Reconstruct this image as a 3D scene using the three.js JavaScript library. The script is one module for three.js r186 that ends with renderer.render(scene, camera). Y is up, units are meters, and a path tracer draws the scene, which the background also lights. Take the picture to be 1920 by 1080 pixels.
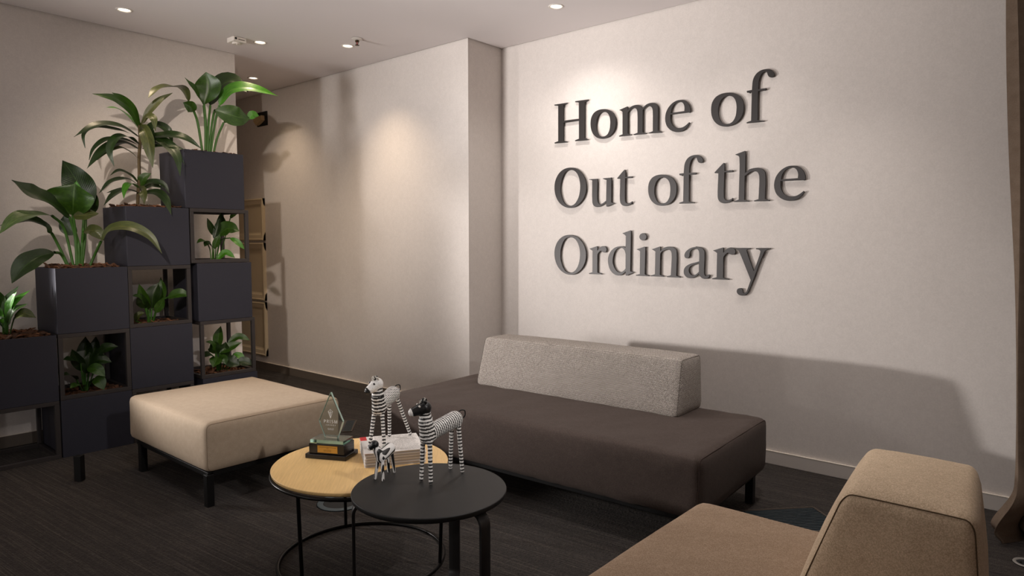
import * as THREE from 'three';
import { RoundedBoxGeometry } from 'three/addons/geometries/RoundedBoxGeometry.js';
import { mergeGeometries, mergeVertices, toCreasedNormals } from 'three/addons/utils/BufferGeometryUtils.js';
import { ImprovedNoise } from 'three/addons/math/ImprovedNoise.js';
import { RectAreaLightUniformsLib } from 'three/addons/lights/RectAreaLightUniformsLib.js';

// ---------------------------------------------------------------- camera, light levels, exposure
const V = (x, y, z) => new THREE.Vector3(x, y, z);
const scene = new THREE.Scene();
const YAW = 0.7081, PITCH = 0.0667, FOCAL = 1280.8, EYE = V(0, 1.4, 0);
const camera = new THREE.PerspectiveCamera(2 * Math.atan(540 / FOCAL) * 180 / Math.PI, 1920 / 1080, 0.05, 60);
camera.position.copy(EYE);
camera.rotation.set(-PITCH, YAW, 0, 'YXZ');
camera.updateMatrixWorld(true);
scene.background = new THREE.Color(0x000000);
const renderer = new THREE.WebGLRenderer({ antialias: true });
renderer.toneMapping = THREE.LinearToneMapping;
renderer.toneMappingExposure = 0.375;
renderer.shadowMap.enabled = true;
RectAreaLightUniformsLib.init();
const WARM = new THREE.Color().setRGB(1, 0.77, 0.53), SOFT = new THREE.Color().setRGB(1, 0.955, 0.93), FILL = new THREE.Color().setRGB(1, 0.95, 0.94), WALLWASH = new THREE.Color().setRGB(1, 0.93, 0.87);
// downlights: x, z, candela, half angle, colour, label
const DOWNLIGHTS = [
  [-5.13, -1.912, 1.3, 0.8, WARM, 'recessed ceiling downlight at the upper left, above the tiered planters'],
  [-5.13, -2.912, 1.0, 0.92, WARM, 'recessed ceiling downlight just right of the small white ceiling sensor box'],
  [-4.686, -3.425, 3.4, 0.92, WARM, 'recessed ceiling downlight right beside the sprinkler head'],
  [-6.281, -3.484, 1.8, 0.92, WARM, 'farthest recessed downlight, in the corridor behind the top plant'],
  [-2.844, -3.778, 2.7, 1.2, WALLWASH, 'recessed ceiling downlight in front of the lettered wall'],
  [-1.75, -3.76, 1.1, 0.95, WALLWASH, 'unseen recessed ceiling downlight placed to light the right end of the lettered wall'],  // out of view above the frame, washes the right end of the sign
  [-1.05, -3.62, 2.5, 0.75, WALLWASH, 'unseen recessed ceiling downlight placed to light the curtain end of the lettered wall'],  // out of view, lights the wall towards the curtain
  [-2.844, -1.4, 1.5, 1.1, SOFT, 'unseen recessed ceiling downlight lighting the coffee tables'],  // out of view, lights the table tops
  [-4.1, -1.4, 0.3, 1.1, SOFT, 'unseen recessed ceiling downlight lighting the cream ottoman'],  // out of view, lights the ottoman top
  [-0.85, -2.65, 5.4, 0.95, SOFT, 'unseen recessed ceiling downlight lighting the tan armchair'],  // out of view, placed to light the chair top and sofa end
  [-2.844, 1.6, 0.3, 1.1, SOFT, 'unseen recessed ceiling downlight in the rear of the lounge'],  // unseen, behind the camera, lights the camera-side faces
];
const UNSEEN_REAR_LAMP = { at: V(-4.6, 1.35, 3.3), aim: V(-3.4, 2.9, -4.3), candela: 98, half: 0.43, radius: 0.62, color: SOFT };  // unseen lamp behind the camera, placed to light the lettered wall
const UNSEEN_LEFT_LAMP = { at: V(-5.4, 1.09, -0.5), aim: V(-1.0, 1.5, -4.3), candela: 34, half: 0.6, color: SOFT };  // unseen lamp beyond the left edge, throws the sofa shadow on the wall
const UNSEEN_CORRIDOR_SPOT = { at: V(-1.2, 2.72, 0.4), aim: V(-6.7, 1.2, -3.9), candela: 30, half: 0.33, color: new THREE.Color().setRGB(1, 0.88, 0.76) };  // unseen ceiling spot, lights the corridor end of the back wall
const UNSEEN_PENDANTS = [[-3.7, 1.9, 2.3]], PENDANT_CANDELA = 0.3;  // unseen pendant, gives general ambient light
const UNSEEN_GLOBE_LAMP = { at: V(-3.05, 1.0, 2.2), radius: 0.13, candela: 2.6 };  // unseen low globe, lights the front faces of the seats
const ADDED_FILL_SPOT = { at: V(1.25, 2.72, -1.1), aim: V(-3.4, 0.5, -2.4), candela: 14, half: 0.3 };  // added fill spot, brightens the right-facing sides

// ---------------------------------------------------------------- helpers
function rng(seed) { let a = seed >>> 0; return () => { a = (a + 0x6D2B79F5) | 0; let t = Math.imul(a ^ (a >>> 15), 1 | a); t = (t + Math.imul(t ^ (t >>> 7), 61 | t)) ^ t; return ((t ^ (t >>> 14)) >>> 0) / 4294967296; }; }
const perlin = new ImprovedNoise();
const clamp = (x, a = 0, b = 1) => Math.min(b, Math.max(a, x)), lerp = (a, b, t) => a + (b - a) * t, smooth = (a, b, x) => { const t = clamp((x - a) / (b - a)); return t * t * (3 - 2 * t); };
const used = {};
function numbered(name) { used[name] = (used[name] ?? -1) + 1; return used[name] ? `${name}_${String(used[name]).padStart(3, '0')}` : name; }
function shade(o) { o.traverse((c) => { if (c.isMesh) { c.castShadow = true; c.receiveShadow = true; } }); return o; }
function tag(o, label, category, group) { o.userData.label = label; if (category) o.userData.category = category; if (group) o.userData.group = group; return o; }
function thing(name, label, category, at = V(0, 0, 0), turn = 0, group) {
  const o = new THREE.Group(); o.name = numbered(name); o.position.copy(at); o.rotation.y = turn; scene.add(o);
  return tag(o, label, category, group);
}
function part(name, geo, mat, parent, label) {
  const m = new THREE.Mesh(Array.isArray(geo) ? join(geo) : geo, mat);
  m.name = name; parent.add(m); shade(m); if (label) m.userData.label = label; return m;
}
function solo(name, label, category, geo, mat, at = V(0, 0, 0), turn = 0, group) {
  const m = new THREE.Mesh(Array.isArray(geo) ? join(geo) : geo, mat);
  m.name = numbered(name); m.position.copy(at); m.rotation.y = turn; scene.add(m); shade(m); return tag(m, label, category, group);
}
function struct(name, geo, mat) { const m = new THREE.Mesh(Array.isArray(geo) ? join(geo) : geo, mat); m.name = name; m.userData.kind = 'structure'; scene.add(m); return shade(m); }
function join(list) {
  return mergeGeometries(list.map((g) => { const n = g.index ? g.toNonIndexed() : g.clone(); for (const k of Object.keys(n.attributes)) if (!['position', 'normal', 'uv', 'color'].includes(k)) n.deleteAttribute(k); if (!n.attributes.uv) n.setAttribute('uv', new THREE.BufferAttribute(new Float32Array(n.attributes.position.count * 2), 2)); n.morphAttributes = {}; n.clearGroups(); return n; }));
}
// uv in metres, projected along the dominant axis of each face
function metreUV(g0, ox = 0) {
  const g = g0.index ? g0.toNonIndexed() : g0, p = g.attributes.position, uv = new Float32Array(p.count * 2), a = V(), b = V(), c = V();
  for (let i = 0; i < p.count; i += 3) {
    a.fromBufferAttribute(p, i); b.fromBufferAttribute(p, i + 1); c.fromBufferAttribute(p, i + 2);
    const n = b.clone().sub(a).cross(c.clone().sub(a)), x = Math.abs(n.x), y = Math.abs(n.y), z = Math.abs(n.z);
    [a, b, c].forEach((q, k) => { const [s, t] = x >= y && x >= z ? [q.z, q.y] : y >= z ? [q.x, q.z] : [q.x, q.y]; uv[(i + k) * 2] = s + ox; uv[(i + k) * 2 + 1] = t; });
  }
  g.setAttribute('uv', new THREE.BufferAttribute(uv, 2)); return g;
}
const moved = (g, x, y, z) => g.translate(x, y, z);
function box(w, h, d, x = 0, y = 0, z = 0) { return metreUV(new THREE.BoxGeometry(w, h, d).translate(x, y, z)); }
function span(x0, x1, y0, y1, z0, z1) { return box(x1 - x0, y1 - y0, z1 - z0, (x0 + x1) / 2, (y0 + y1) / 2, (z0 + z1) / 2); }
function soft(w, h, d, r, x = 0, y = 0, z = 0, seg = 4) { return metreUV(new RoundedBoxGeometry(w, h, d, seg, r).translate(x, y, z)); }
function rod(a, b, r, r2 = r, n = 14) {
  const d = b.clone().sub(a), g = new THREE.CylinderGeometry(r2, r, d.length(), n);
  g.applyQuaternion(new THREE.Quaternion().setFromUnitVectors(V(0, 1, 0), d.clone().normalize())); const m = a.clone().add(b).multiplyScalar(0.5);
  return g.translate(m.x, m.y, m.z);
}
function tube(points, r, seg = 40, n = 10, closed = false) { return new THREE.TubeGeometry(new THREE.CatmullRomCurve3(points, closed, 'centripetal'), seg, r, n, closed); }
function lathe(profile, n = 48) { return new THREE.LatheGeometry(profile.map(([x, y]) => new THREE.Vector2(x, y)), n); }
// where the sight line through a photograph pixel meets a plane of the room: used as a tape measure for outlines
function sight(px, py, axis, value) {
  const d = V((px - 960) / FOCAL, (540 - py) / FOCAL, -1).applyQuaternion(camera.quaternion), t = (value - EYE.getComponent(axis)) / d.getComponent(axis);
  return EYE.clone().addScaledVector(d, t);
}
// tileable texture from a function of pixel coordinates
function texture(n, fn, { metres = 1, srgb = true } = {}) {
  const data = new Uint8Array(n * n * 4);
  for (let y = 0; y < n; y++) for (let x = 0; x < n; x++) { const c = fn(x, y, n), i = (y * n + x) * 4; for (let k = 0; k < 3; k++) data[i + k] = clamp(Array.isArray(c) ? c[k] : c, 0, 255); data[i + 3] = 255; }
  const t = new THREE.DataTexture(data, n, n); t.wrapS = t.wrapT = THREE.RepeatWrapping; t.magFilter = THREE.LinearFilter; t.minFilter = THREE.LinearMipmapLinearFilter; t.generateMipmaps = true;
  if (srgb) t.colorSpace = THREE.SRGBColorSpace; t.repeat.set(1 / metres, 1 / metres); t.needsUpdate = true; return t;
}
function tileNoise(seed, n, cells) {          // value noise that wraps
  const r = rng(seed), g = Array.from({ length: cells * cells }, r);
  return (x, y) => { const u = x / n * cells, v = y / n * cells, i = Math.floor(u), j = Math.floor(v), a = u - i, b = v - j, s = a * a * (3 - 2 * a), t = b * b * (3 - 2 * b), w = (p, q) => g[((q % cells + cells) % cells) * cells + (p % cells + cells) % cells]; return lerp(lerp(w(i, j), w(i + 1, j), s), lerp(w(i, j + 1), w(i + 1, j + 1), s), t); };
}
const std = (o) => new THREE.MeshStandardMaterial(o), phys = (o) => new THREE.MeshPhysicalMaterial(o);

// ---------------------------------------------------------------- materials
const twill = texture(256, (x, y, n) => 128 + 70 * Math.sin((x + y) / n * Math.PI * 2 * 12) + 50 * Math.sin((x - y) / n * Math.PI * 2 * 12), { metres: 0.06, srgb: false });
const paperTone = (() => { const a = tileNoise(3, 512, 6), b = tileNoise(4, 512, 60), c = tileNoise(5, 512, 256); return texture(512, (x, y) => { const v = (a(x, y) - 0.5) * 3 + (b(x, y) - 0.5) * 4 + (c(x, y) - 0.5) * 8; return [221 + v, 213 + v, 207 + v]; }, { metres: 1.3 }); })();
const wallMat = std({ map: paperTone, bumpMap: twill, bumpScale: 0.0004, roughness: 0.88 });
const ceilMat = std({ color: 0xeee7e6, roughness: 0.95 });
const gapMat = std({ color: 0x4a4238, roughness: 1 });
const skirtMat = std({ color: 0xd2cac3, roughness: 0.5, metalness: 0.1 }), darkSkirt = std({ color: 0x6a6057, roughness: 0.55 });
const carpetMat = (() => {
  const N = 2048, h = new Float32Array(N * N), r = rng(11), base = tileNoise(12, N, 24), mid = tileNoise(13, N, 220), fine = tileNoise(14, N, 900);
  for (let k = 0; k < 3200; k++) {          // yarn lines, a few decimetres long
    const x0 = Math.floor(r() * N), y0 = Math.floor(r() * N), len = 120 + r() * 480, w = r() < 0.4 ? 4 : 3, s = (r() < 0.62 ? 1 : -0.6) * (0.35 + 0.65 * r());
    for (let i = 0; i < len; i++) { const e = Math.min(1, Math.min(i, len - i) / 14) * (0.6 + 0.4 * Math.sin(i * 0.9 + k)); for (let j = 0; j < w; j++) { const q = ((y0 + j) % N) * N + (x0 + i) % N; h[q] = clamp(h[q] + s * e, -1, 1.2); } }
  }
  const map = texture(N, (x, y) => { const v = h[y * N + x] * 24 + (mid(x, y) - 0.5) * 12 + (fine(x, y) - 0.5) * 34 + (base(x, y) - 0.5) * 3; return [43 + v, 37 + v * 0.94, 33 + v * 0.88]; }, { metres: 2 });
  const bump = texture(1024, (x, y) => 128 + (mid(x * 2, y * 2) - 0.5) * 120 + (fine(x * 2, y * 2) - 0.5) * 130, { metres: 2, srgb: false });
  map.rotation = bump.rotation = -0.08;
  return std({ map, bumpMap: bump, bumpScale: 0.003, roughness: 1 });
})();
function fabric(r, g, b, { seed = 1, grain = 16, weave = 0.0016, mottle = 8, metres = 0.25, bump = 0.0005, slub = 0, fleck = 0 } = {}) {
  const n = 512, a = tileNoise(seed, n, 256), c = tileNoise(seed + 1, n, 14), e = tileNoise(seed + 2, n, 110), k = Math.round(metres / weave);
  const warp = (x, y) => Math.sin(x / n * Math.PI * 2 * k) * Math.sin(y / n * Math.PI * 2 * k);
  const map = texture(n, (x, y) => { const v = (a(x, y) - 0.5) * grain + (e(x, slub ? y * 5 % n : y) - 0.5) * (mottle + slub + fleck) + (c(x, y) - 0.5) * mottle + warp(x, y) * grain * 0.16; return [r + v, g + v, b + v]; }, { metres });
  const bm = texture(n, (x, y) => 128 + warp(x, y) * 60 + (a(x, y) - 0.5) * 110, { metres, srgb: false });
  return phys({ map, bumpMap: bm, bumpScale: bump, roughness: 0.95, sheen: 0.25, sheenRoughness: 0.6, sheenColor: new THREE.Color(r / 255, g / 255, b / 255) });
}
const creamFabric = fabric(174, 155, 133, { seed: 21, grain: 12, mottle: 7, slub: 8 });
const brownFabric = fabric(68, 56, 50, { seed: 31, grain: 16, mottle: 4, fleck: 9 });
const tanFabric = fabric(148, 124, 101, { seed: 41, grain: 30, mottle: 7, fleck: 22 });
const tanBackFabric = fabric(196, 172, 144, { seed: 45, grain: 30, mottle: 8, fleck: 26, bump: 0.0009 });
const tweedFabric = (() => {
  const n = 1024, k = 44, a = tileNoise(51, n, 128), b = tileNoise(52, n, 40), c = tileNoise(53, n, 300);
  const knit = (x, y) => { const u = x / n * k, v = y / n * k, row = Math.floor(v), s = ((u + (row % 2) * 0.5) % 1), t = v % 1; return Math.sin(Math.PI * clamp(s * 1.0)) * Math.sin(Math.PI * clamp(t)) - 0.35 * Math.abs(((s + t) % 1) - 0.5); };
  const map = texture(n, (x, y) => { const h = knit(x, y), v = h * 120 - 30 + (a(x, y) - 0.5) * 60 + (c(x, y) - 0.5) * 30 + (b(x, y) - 0.5) * 14; return [142 + v, 133 + v, 125 + v]; }, { metres: 0.3 });
  const bm = texture(n, (x, y) => 60 + knit(x, y) * 170 + (c(x, y) - 0.5) * 50, { metres: 0.3, srgb: false });
  return std({ map, bumpMap: bm, bumpScale: 0.002, roughness: 1 });
})();
const seamBrown = std({ color: 0x3a2c26, roughness: 1 }), seamCream = std({ color: 0x8e7b66, roughness: 1 }), seamTan = std({ color: 0x57442f, roughness: 1 });
const blackMetal = std({ color: 0x0f0e0e, roughness: 0.5, metalness: 0.4 });
const blackTube = std({ color: 0x141212, roughness: 0.32, metalness: 0.6 });
const blackLam = (() => { const a = tileNoise(61, 512, 200); return std({ map: texture(512, (x, y) => { const v = (a(x, y) - 0.5) * 5; return [14 + v, 13 + v, 13 + v]; }, { metres: 0.4 }), roughness: 0.55 }); })();
const blackWood = std({ color: 0x171413, roughness: 0.45 });
const oakTop = (() => {
  const n = 1024, a = tileNoise(71, n, 8), b = tileNoise(72, n, 300), c = tileNoise(73, n, 40);
  const map = texture(n, (x, y) => { const u = y + 26 * a(x, y), g = Math.sin(u * 0.35 + 5 * c(x * 0.15, y)) * 5 + (b(x * 0.06, y) - 0.5) * 26 + (c(x * 0.3, y) - 0.5) * 12; const q = g * 0.42; return [240 + q, 200 + q * 0.95, 136 + q * 0.8]; }, { metres: 0.8 });
  map.rotation = 0.75; return std({ map, roughness: 0.42 });
})();
const oakEdge = std({ color: 0xb98a4d, roughness: 0.5 });
const navy = (() => { const a = tileNoise(81, 256, 128); return std({ map: texture(256, (x, y) => { const v = (a(x, y) - 0.5) * 4; return [42 + v, 42 + v, 53 + v]; }, { metres: 0.3 }), roughness: 0.6, metalness: 0.1 }); })();
const frameGrey = std({ color: 0x383332, roughness: 0.5, metalness: 0.2 });
const soilMat = std({ color: 0x1e130d, roughness: 1 });
const letterMat = std({ color: 0x251f1d, roughness: 0.42, metalness: 0.25 });
const whitePlastic = std({ color: 0xe9e2da, roughness: 0.4 });
const chrome = std({ color: 0xd8d2cb, roughness: 0.25, metalness: 0.9 });
const lampGlow = std({ color: 0xffffff, emissive: 0xfff4e4, emissiveIntensity: 9 });

// ---------------------------------------------------------------- the room
const CEIL = 2.987, ZS = -4.303, ZB = -3.908, XSTEP = -3.798, XL = -5.613, ZL = -2.95, XR = 1.6, ZF = 4.2, XC = -9.2, SKIRT = 0.081;
struct('floor', span(XC - 0.2, XR + 0.2, -0.12, 0, ZS - 0.3, ZF + 0.2), carpetMat);
{ // ceiling panel with a shadow gap along the walls and holes for the recessed lamps, under a closing slab
  const g = 0.012, s = new THREE.Shape();
  [[XC + g, ZB + g], [XSTEP + g, ZB + g], [XSTEP + g, ZS + g], [XR - g, ZS + g], [XR - g, ZF - g], [XL + g, ZF - g], [XL + g, ZL + g], [XL - g, ZL - g], [XC + g, ZL - g]].forEach(([x, z], i) => i ? s.lineTo(x, -z) : s.moveTo(x, -z));
  for (const [x, z] of DOWNLIGHTS) { const h = new THREE.Path(); h.absarc(x, -z, 0.043, 0, Math.PI * 2, true); s.holes.push(h); }
  const panel = metreUV(new THREE.ExtrudeGeometry(s, { depth: 0.05, bevelEnabled: false, curveSegments: 20 }).rotateX(-Math.PI / 2).translate(0, CEIL, 0));
  struct('ceiling', panel, ceilMat);
  struct('trim_1', span(XC - 0.2, XR + 0.2, CEIL + 0.05, CEIL + 0.2, ZS - 0.3, ZF + 0.2), gapMat);
}
const TOPW = CEIL + 0.05;
struct('wall_left', [span(XL - 0.15, XL, 0, TOPW, ZL, ZF + 0.2), span(XC - 0.2, XL - 0.15, 0, TOPW, ZL, ZL + 0.15)], wallMat);
struct('wall_back', span(XC - 0.2, XSTEP, 0, TOPW, ZS - 0.3, ZB), wallMat);
struct('wall_sign', span(XSTEP, XR + 0.2, 0, TOPW, ZS - 0.3, ZS), wallMat);
struct('wall_right', span(XR, XR + 0.2, 0, TOPW, ZS, ZF + 0.2), wallMat);
struct('wall_front', span(XL, XR, 0, TOPW, ZF, ZF + 0.2), wallMat);
struct('wall_corridor', span(XC - 0.2, XC, 0, TOPW, ZB, ZL), wallMat);
const skirt = (x0, x1, z0, z1) => soft(x1 - x0, SKIRT, z1 - z0, 0.002, (x0 + x1) / 2, SKIRT / 2, (z0 + z1) / 2, 2);
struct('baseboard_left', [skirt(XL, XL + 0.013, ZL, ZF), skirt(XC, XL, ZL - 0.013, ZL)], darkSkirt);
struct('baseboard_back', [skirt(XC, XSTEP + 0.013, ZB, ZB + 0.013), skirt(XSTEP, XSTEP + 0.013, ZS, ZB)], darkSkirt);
struct('baseboard_sign', [skirt(XSTEP, XR, ZS, ZS + 0.013)], skirtMat);

const litEdgeMat = std({ color: 0xe6dccf, roughness: 0.5 });  // pale tone stands for light on the top edge
{ // pale strip painting the light caught along each baseboard top
  const edgeStrip = (name, list) => part('lit_edge_strip', list.map(([x0, x1, z0, z1]) => span(x0, x1, SKIRT - 0.0005, SKIRT + 0.003, z0, z1)), litEdgeMat, scene.getObjectByName(name));
  edgeStrip('baseboard_left', [[XL, XL + 0.014, ZL, ZF]]); edgeStrip('baseboard_back', [[XC, XSTEP + 0.014, ZB, ZB + 0.014], [XSTEP, XSTEP + 0.014, ZS, ZB]]); edgeStrip('baseboard_sign', [[XSTEP, XR, ZS, ZS + 0.014]]);
}

// downlights
DOWNLIGHTS.forEach(([x, z, cd, half, color, label]) => {
  const t = thing('recessed_downlight', label, 'downlight', V(x, CEIL, z), 0, 'recessed ceiling downlights');
  part('trim_ring', lathe([[0.040, 0.004], [0.040, -0.002], [0.044, -0.005], [0.05, -0.003], [0.052, 0], [0.05, 0.002], [0.040, 0.004]], 36), whitePlastic, t);
  part('reflector', lathe([[0.041, 0.0], [0.036, 0.03], [0.034, 0.03], [0.039, 0]], 36), chrome, t);
  part('lamp', lathe([[0, -0.001], [0.02, 0.0], [0.034, 0.005], [0.034, 0.03], [0, 0.03]], 36), lampGlow, t);
  const l = new THREE.SpotLight(color, cd * Math.PI, 0, half, 1, 2); l.position.set(x, CEIL - 0.012, z); l.target.position.set(x, 0, z); l.castShadow = true; l.shadow.radius = 1.6; l.shadow.mapSize.set(1024, 1024); l.name = 'downlight_beam'; scene.add(l, l.target);
});
// unseen lamps, placed for their light: diffuser behind camera, spot at left, globe, pendant
{
  const { at, aim, candela, half, radius, color } = UNSEEN_REAR_LAMP, t = thing('unseen_rear_lamp', 'unseen large round diffuser lamp behind the viewer, placed to light the lettered wall', 'floor lamp', V(at.x, 0, at.z));
  const d = aim.clone().sub(at).normalize(), q = new THREE.Quaternion().setFromUnitVectors(V(0, -1, 0), d);
  part('base', lathe([[0, 0], [0.2, 0], [0.2, 0.014], [0.02, 0.024], [0, 0.024]]), blackMetal, t);
  part('pole', rod(V(0, 0.02, 0), V(0, at.y, 0).addScaledVector(d, -0.1), 0.012), blackMetal, t);
  const head = part('lamp_head', lathe([[0.02, 0.16], [0.12, 0.15], [radius + 0.02, 0.02], [radius + 0.02, 0], [radius + 0.012, 0], [radius + 0.008, 0.02], [0.1, 0.14], [0, 0.14]], 64), blackMetal, t); head.quaternion.copy(q); head.position.set(0, at.y, 0);
  const face = part('lamp_face', new THREE.CylinderGeometry(radius, radius, 0.006, 64).translate(0, 0.022, 0), std({ color: 0xffffff, emissive: color, emissiveIntensity: 3 }), t); face.quaternion.copy(q); face.position.set(0, at.y, 0);
  const l = new THREE.SpotLight(color, candela * Math.PI, 0, half, 1, 2); l.position.copy(at).addScaledVector(d, 0.02); l.target.position.copy(aim); l.castShadow = true; l.shadow.radius = radius / 0.02; l.name = 'unseen_rear_beam'; scene.add(l, l.target);
}
{
  const { at, aim, candela, half, color } = UNSEEN_LEFT_LAMP, t = thing('unseen_left_lamp', 'unseen slim black spot lamp left of the view, placed to light the lettered wall', 'floor lamp', V(at.x, 0, at.z));
  const d = aim.clone().sub(at).normalize(), q = new THREE.Quaternion().setFromUnitVectors(V(0, -1, 0), d);
  part('base', lathe([[0, 0], [0.13, 0], [0.13, 0.012], [0.02, 0.02], [0, 0.02]]), blackMetal, t);
  part('pole', rod(V(0, 0.015, 0), V(0, at.y, 0), 0.009), blackMetal, t);
  const head = part('lamp_head', lathe([[0.02, 0.14], [0.05, 0.13], [0.09, 0.0], [0.086, 0.0], [0.048, 0.12], [0, 0.12]]), blackMetal, t); head.quaternion.copy(q); head.position.set(0, at.y, 0);
  const face = part('lamp_face', new THREE.CylinderGeometry(0.08, 0.08, 0.006, 36).translate(0, 0.012, 0), std({ color: 0xffffff, emissive: color, emissiveIntensity: 1 }), t); face.quaternion.copy(q); face.position.set(0, at.y, 0);
  const l = new THREE.SpotLight(color, candela * Math.PI, 0, half, 1, 2); l.position.copy(at).addScaledVector(d, 0.02); l.target.position.copy(aim); l.castShadow = true; l.shadow.radius = 0.08 / 0.02; l.name = 'unseen_left_beam'; scene.add(l, l.target);
}
[[UNSEEN_CORRIDOR_SPOT, 'unseen white cylinder spotlight on the rear ceiling, placed to light the corridor wall'], [ADDED_FILL_SPOT, 'added white cylinder spotlight by the right wall, unseen fill for the ottoman side']].forEach(([spot, label]) => {  // the corridor spot is unseen, the side spot is added fill
  const { at, aim, candela, half, color } = { color: SOFT, ...spot }, t = thing('unseen_spotlight', label, 'spotlight', V(at.x, CEIL, at.z)), y = at.y - CEIL;
  const d = aim.clone().sub(at).normalize(), q = new THREE.Quaternion().setFromUnitVectors(V(0, -1, 0), d);
  part('canopy', new THREE.CylinderGeometry(0.05, 0.05, 0.022, 28).translate(0, -0.011, 0), whitePlastic, t);
  part('stem', rod(V(0, -0.02, 0), V(0, y, 0).addScaledVector(d, -0.08), 0.008), whitePlastic, t);
  const head = part('lamp_head', lathe([[0, 0.16], [0.045, 0.155], [0.048, 0], [0.044, 0], [0.042, 0.14], [0, 0.14]]), whitePlastic, t); head.quaternion.copy(q); head.position.set(0, y, 0);
  const face = part('lamp_face', new THREE.CylinderGeometry(0.042, 0.042, 0.006, 28).translate(0, 0.02, 0), lampGlow, t); face.quaternion.copy(q); face.position.set(0, y, 0);
  const l = new THREE.SpotLight(color, candela * Math.PI, 0, half, 1, 2); l.position.copy(at).addScaledVector(d, 0.01); l.target.position.copy(aim); l.castShadow = true; l.shadow.radius = 2.2; l.name = 'unseen_spotlight_beam'; scene.add(l, l.target);
});
{
  const { at, radius, candela } = UNSEEN_GLOBE_LAMP, t = thing('unseen_globe_lamp', 'unseen low lamp with a glowing white globe in the rear, placed to light the seat fronts', 'floor lamp', V(at.x, 0, at.z));
  part('base', lathe([[0, 0], [0.14, 0], [0.14, 0.012], [0.02, 0.02], [0, 0.02]]), blackMetal, t);
  part('pole', rod(V(0, 0.015, 0), V(0, at.y - radius + 0.01, 0), 0.01), blackMetal, t);
  part('lamp_globe', new THREE.SphereGeometry(radius, 40, 24).translate(0, at.y, 0), std({ color: 0xffffff, emissive: SOFT, emissiveIntensity: 3 }), t);
  const l = new THREE.PointLight(SOFT, candela * Math.PI, 0, 2); l.position.copy(at); l.castShadow = true; l.shadow.radius = radius / 0.02; l.name = 'unseen_globe_light'; scene.add(l);
}
UNSEEN_PENDANTS.forEach(([x, y, z], i) => {
  const t = thing('unseen_pendant_lamp', 'unseen white globe pendant giving ambient light from the rear of the lounge', 'pendant lamp', V(x, y, z));
  part('lamp_globe', new THREE.SphereGeometry(0.2, 40, 24), std({ color: 0xffffff, emissive: SOFT, emissiveIntensity: 3 }), t);
  part('cable', rod(V(0, 0.195, 0), V(0, CEIL - y, 0), 0.004), blackMetal, t);
  part('canopy', new THREE.CylinderGeometry(0.05, 0.05, 0.025, 28).translate(0, CEIL - y - 0.0125, 0), blackMetal, t);
  const l = new THREE.PointLight(FILL, PENDANT_CANDELA * Math.PI, 0, 2); l.position.set(x, y, z); l.castShadow = true; l.shadow.radius = 10; l.name = 'unseen_pendant_light'; scene.add(l);
});

// moulded wall panels at the far end of the back wall
[[1.42, 1.875, 'top'], [0.765, 1.395, 'middle'], [0.155, 0.745, 'bottom']].forEach(([y0, y1, which]) => {
  const w = 0.9, h = y1 - y0, t = thing('moulded_wall_panel', `${which} one of the three cream moulded panels stacked on the back wall behind the planters`, 'wall panel', V(-6.866 - w / 2, y0, ZB), 0, 'stacked moulded wall panels');
  const bar = (len, flip) => { const s = new THREE.Shape(); s.moveTo(0, 0); s.lineTo(0, 0.028); s.lineTo(0.012, 0.034); s.lineTo(0.02, 0.026); s.lineTo(0.06, 0.02); s.lineTo(0.07, 0.012); s.lineTo(0.085, 0.006); s.lineTo(0.085, 0); s.closePath(); return new THREE.ExtrudeGeometry(s, { depth: len, bevelEnabled: false }); };
  const mat = std({ color: 0xd9c7a8, roughness: 0.5 });
  // profile x = inwards from the outer edge, y = out of the wall
  const orient = (g, m) => metreUV(g.applyMatrix4(m));
  const M = (ex, ey, ez, o) => new THREE.Matrix4().makeBasis(ex, ey, ez).setPosition(o);
  part('moulding', orient(bar(w), M(V(0, -1, 0), V(0, 0, 1), V(-1, 0, 0), V(w / 2, h, 0))), mat, t);
  part('moulding', orient(bar(w), M(V(0, 1, 0), V(0, 0, 1), V(1, 0, 0), V(-w / 2, 0, 0))), mat, t);
  part('moulding', orient(bar(h), M(V(-1, 0, 0), V(0, 0, 1), V(0, 1, 0), V(w / 2, 0, 0))), mat, t);
  part('moulding', orient(bar(h), M(V(1, 0, 0), V(0, 0, 1), V(0, -1, 0), V(-w / 2, h, 0))), mat, t);
  part('panel_field', box(w - 0.15, h - 0.15, 0.006, 0, h / 2, 0.003), mat, t);
});
{ // small black plaque with a wooden block
  const t = thing('wall_plaque', 'small square black plaque with a pale wooden block high on the back wall', 'plaque', V(-6.865, 2.645, ZB));
  part('plate', soft(0.2, 0.148, 0.014, 0.003, 0, 0.074, 0.007, 2), std({ color: 0x070606, roughness: 0.6 }), t);
  const s = new THREE.Shape(); [[-0.1, 0.085], [0.055, 0.098], [0.058, 0.055], [0, 0.03], [-0.06, 0.012], [-0.1, 0.055]].forEach(([x, y], i) => i ? s.lineTo(x, y) : s.moveTo(x, y));
  part('block', metreUV(new THREE.ExtrudeGeometry(s, { depth: 0.035, bevelSize: 0.003, bevelThickness: 0.003, bevelSegments: 2 }).translate(0, 0, 0.017)), std({ color: 0xc9ad84, roughness: 0.7 }), t);
}
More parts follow.
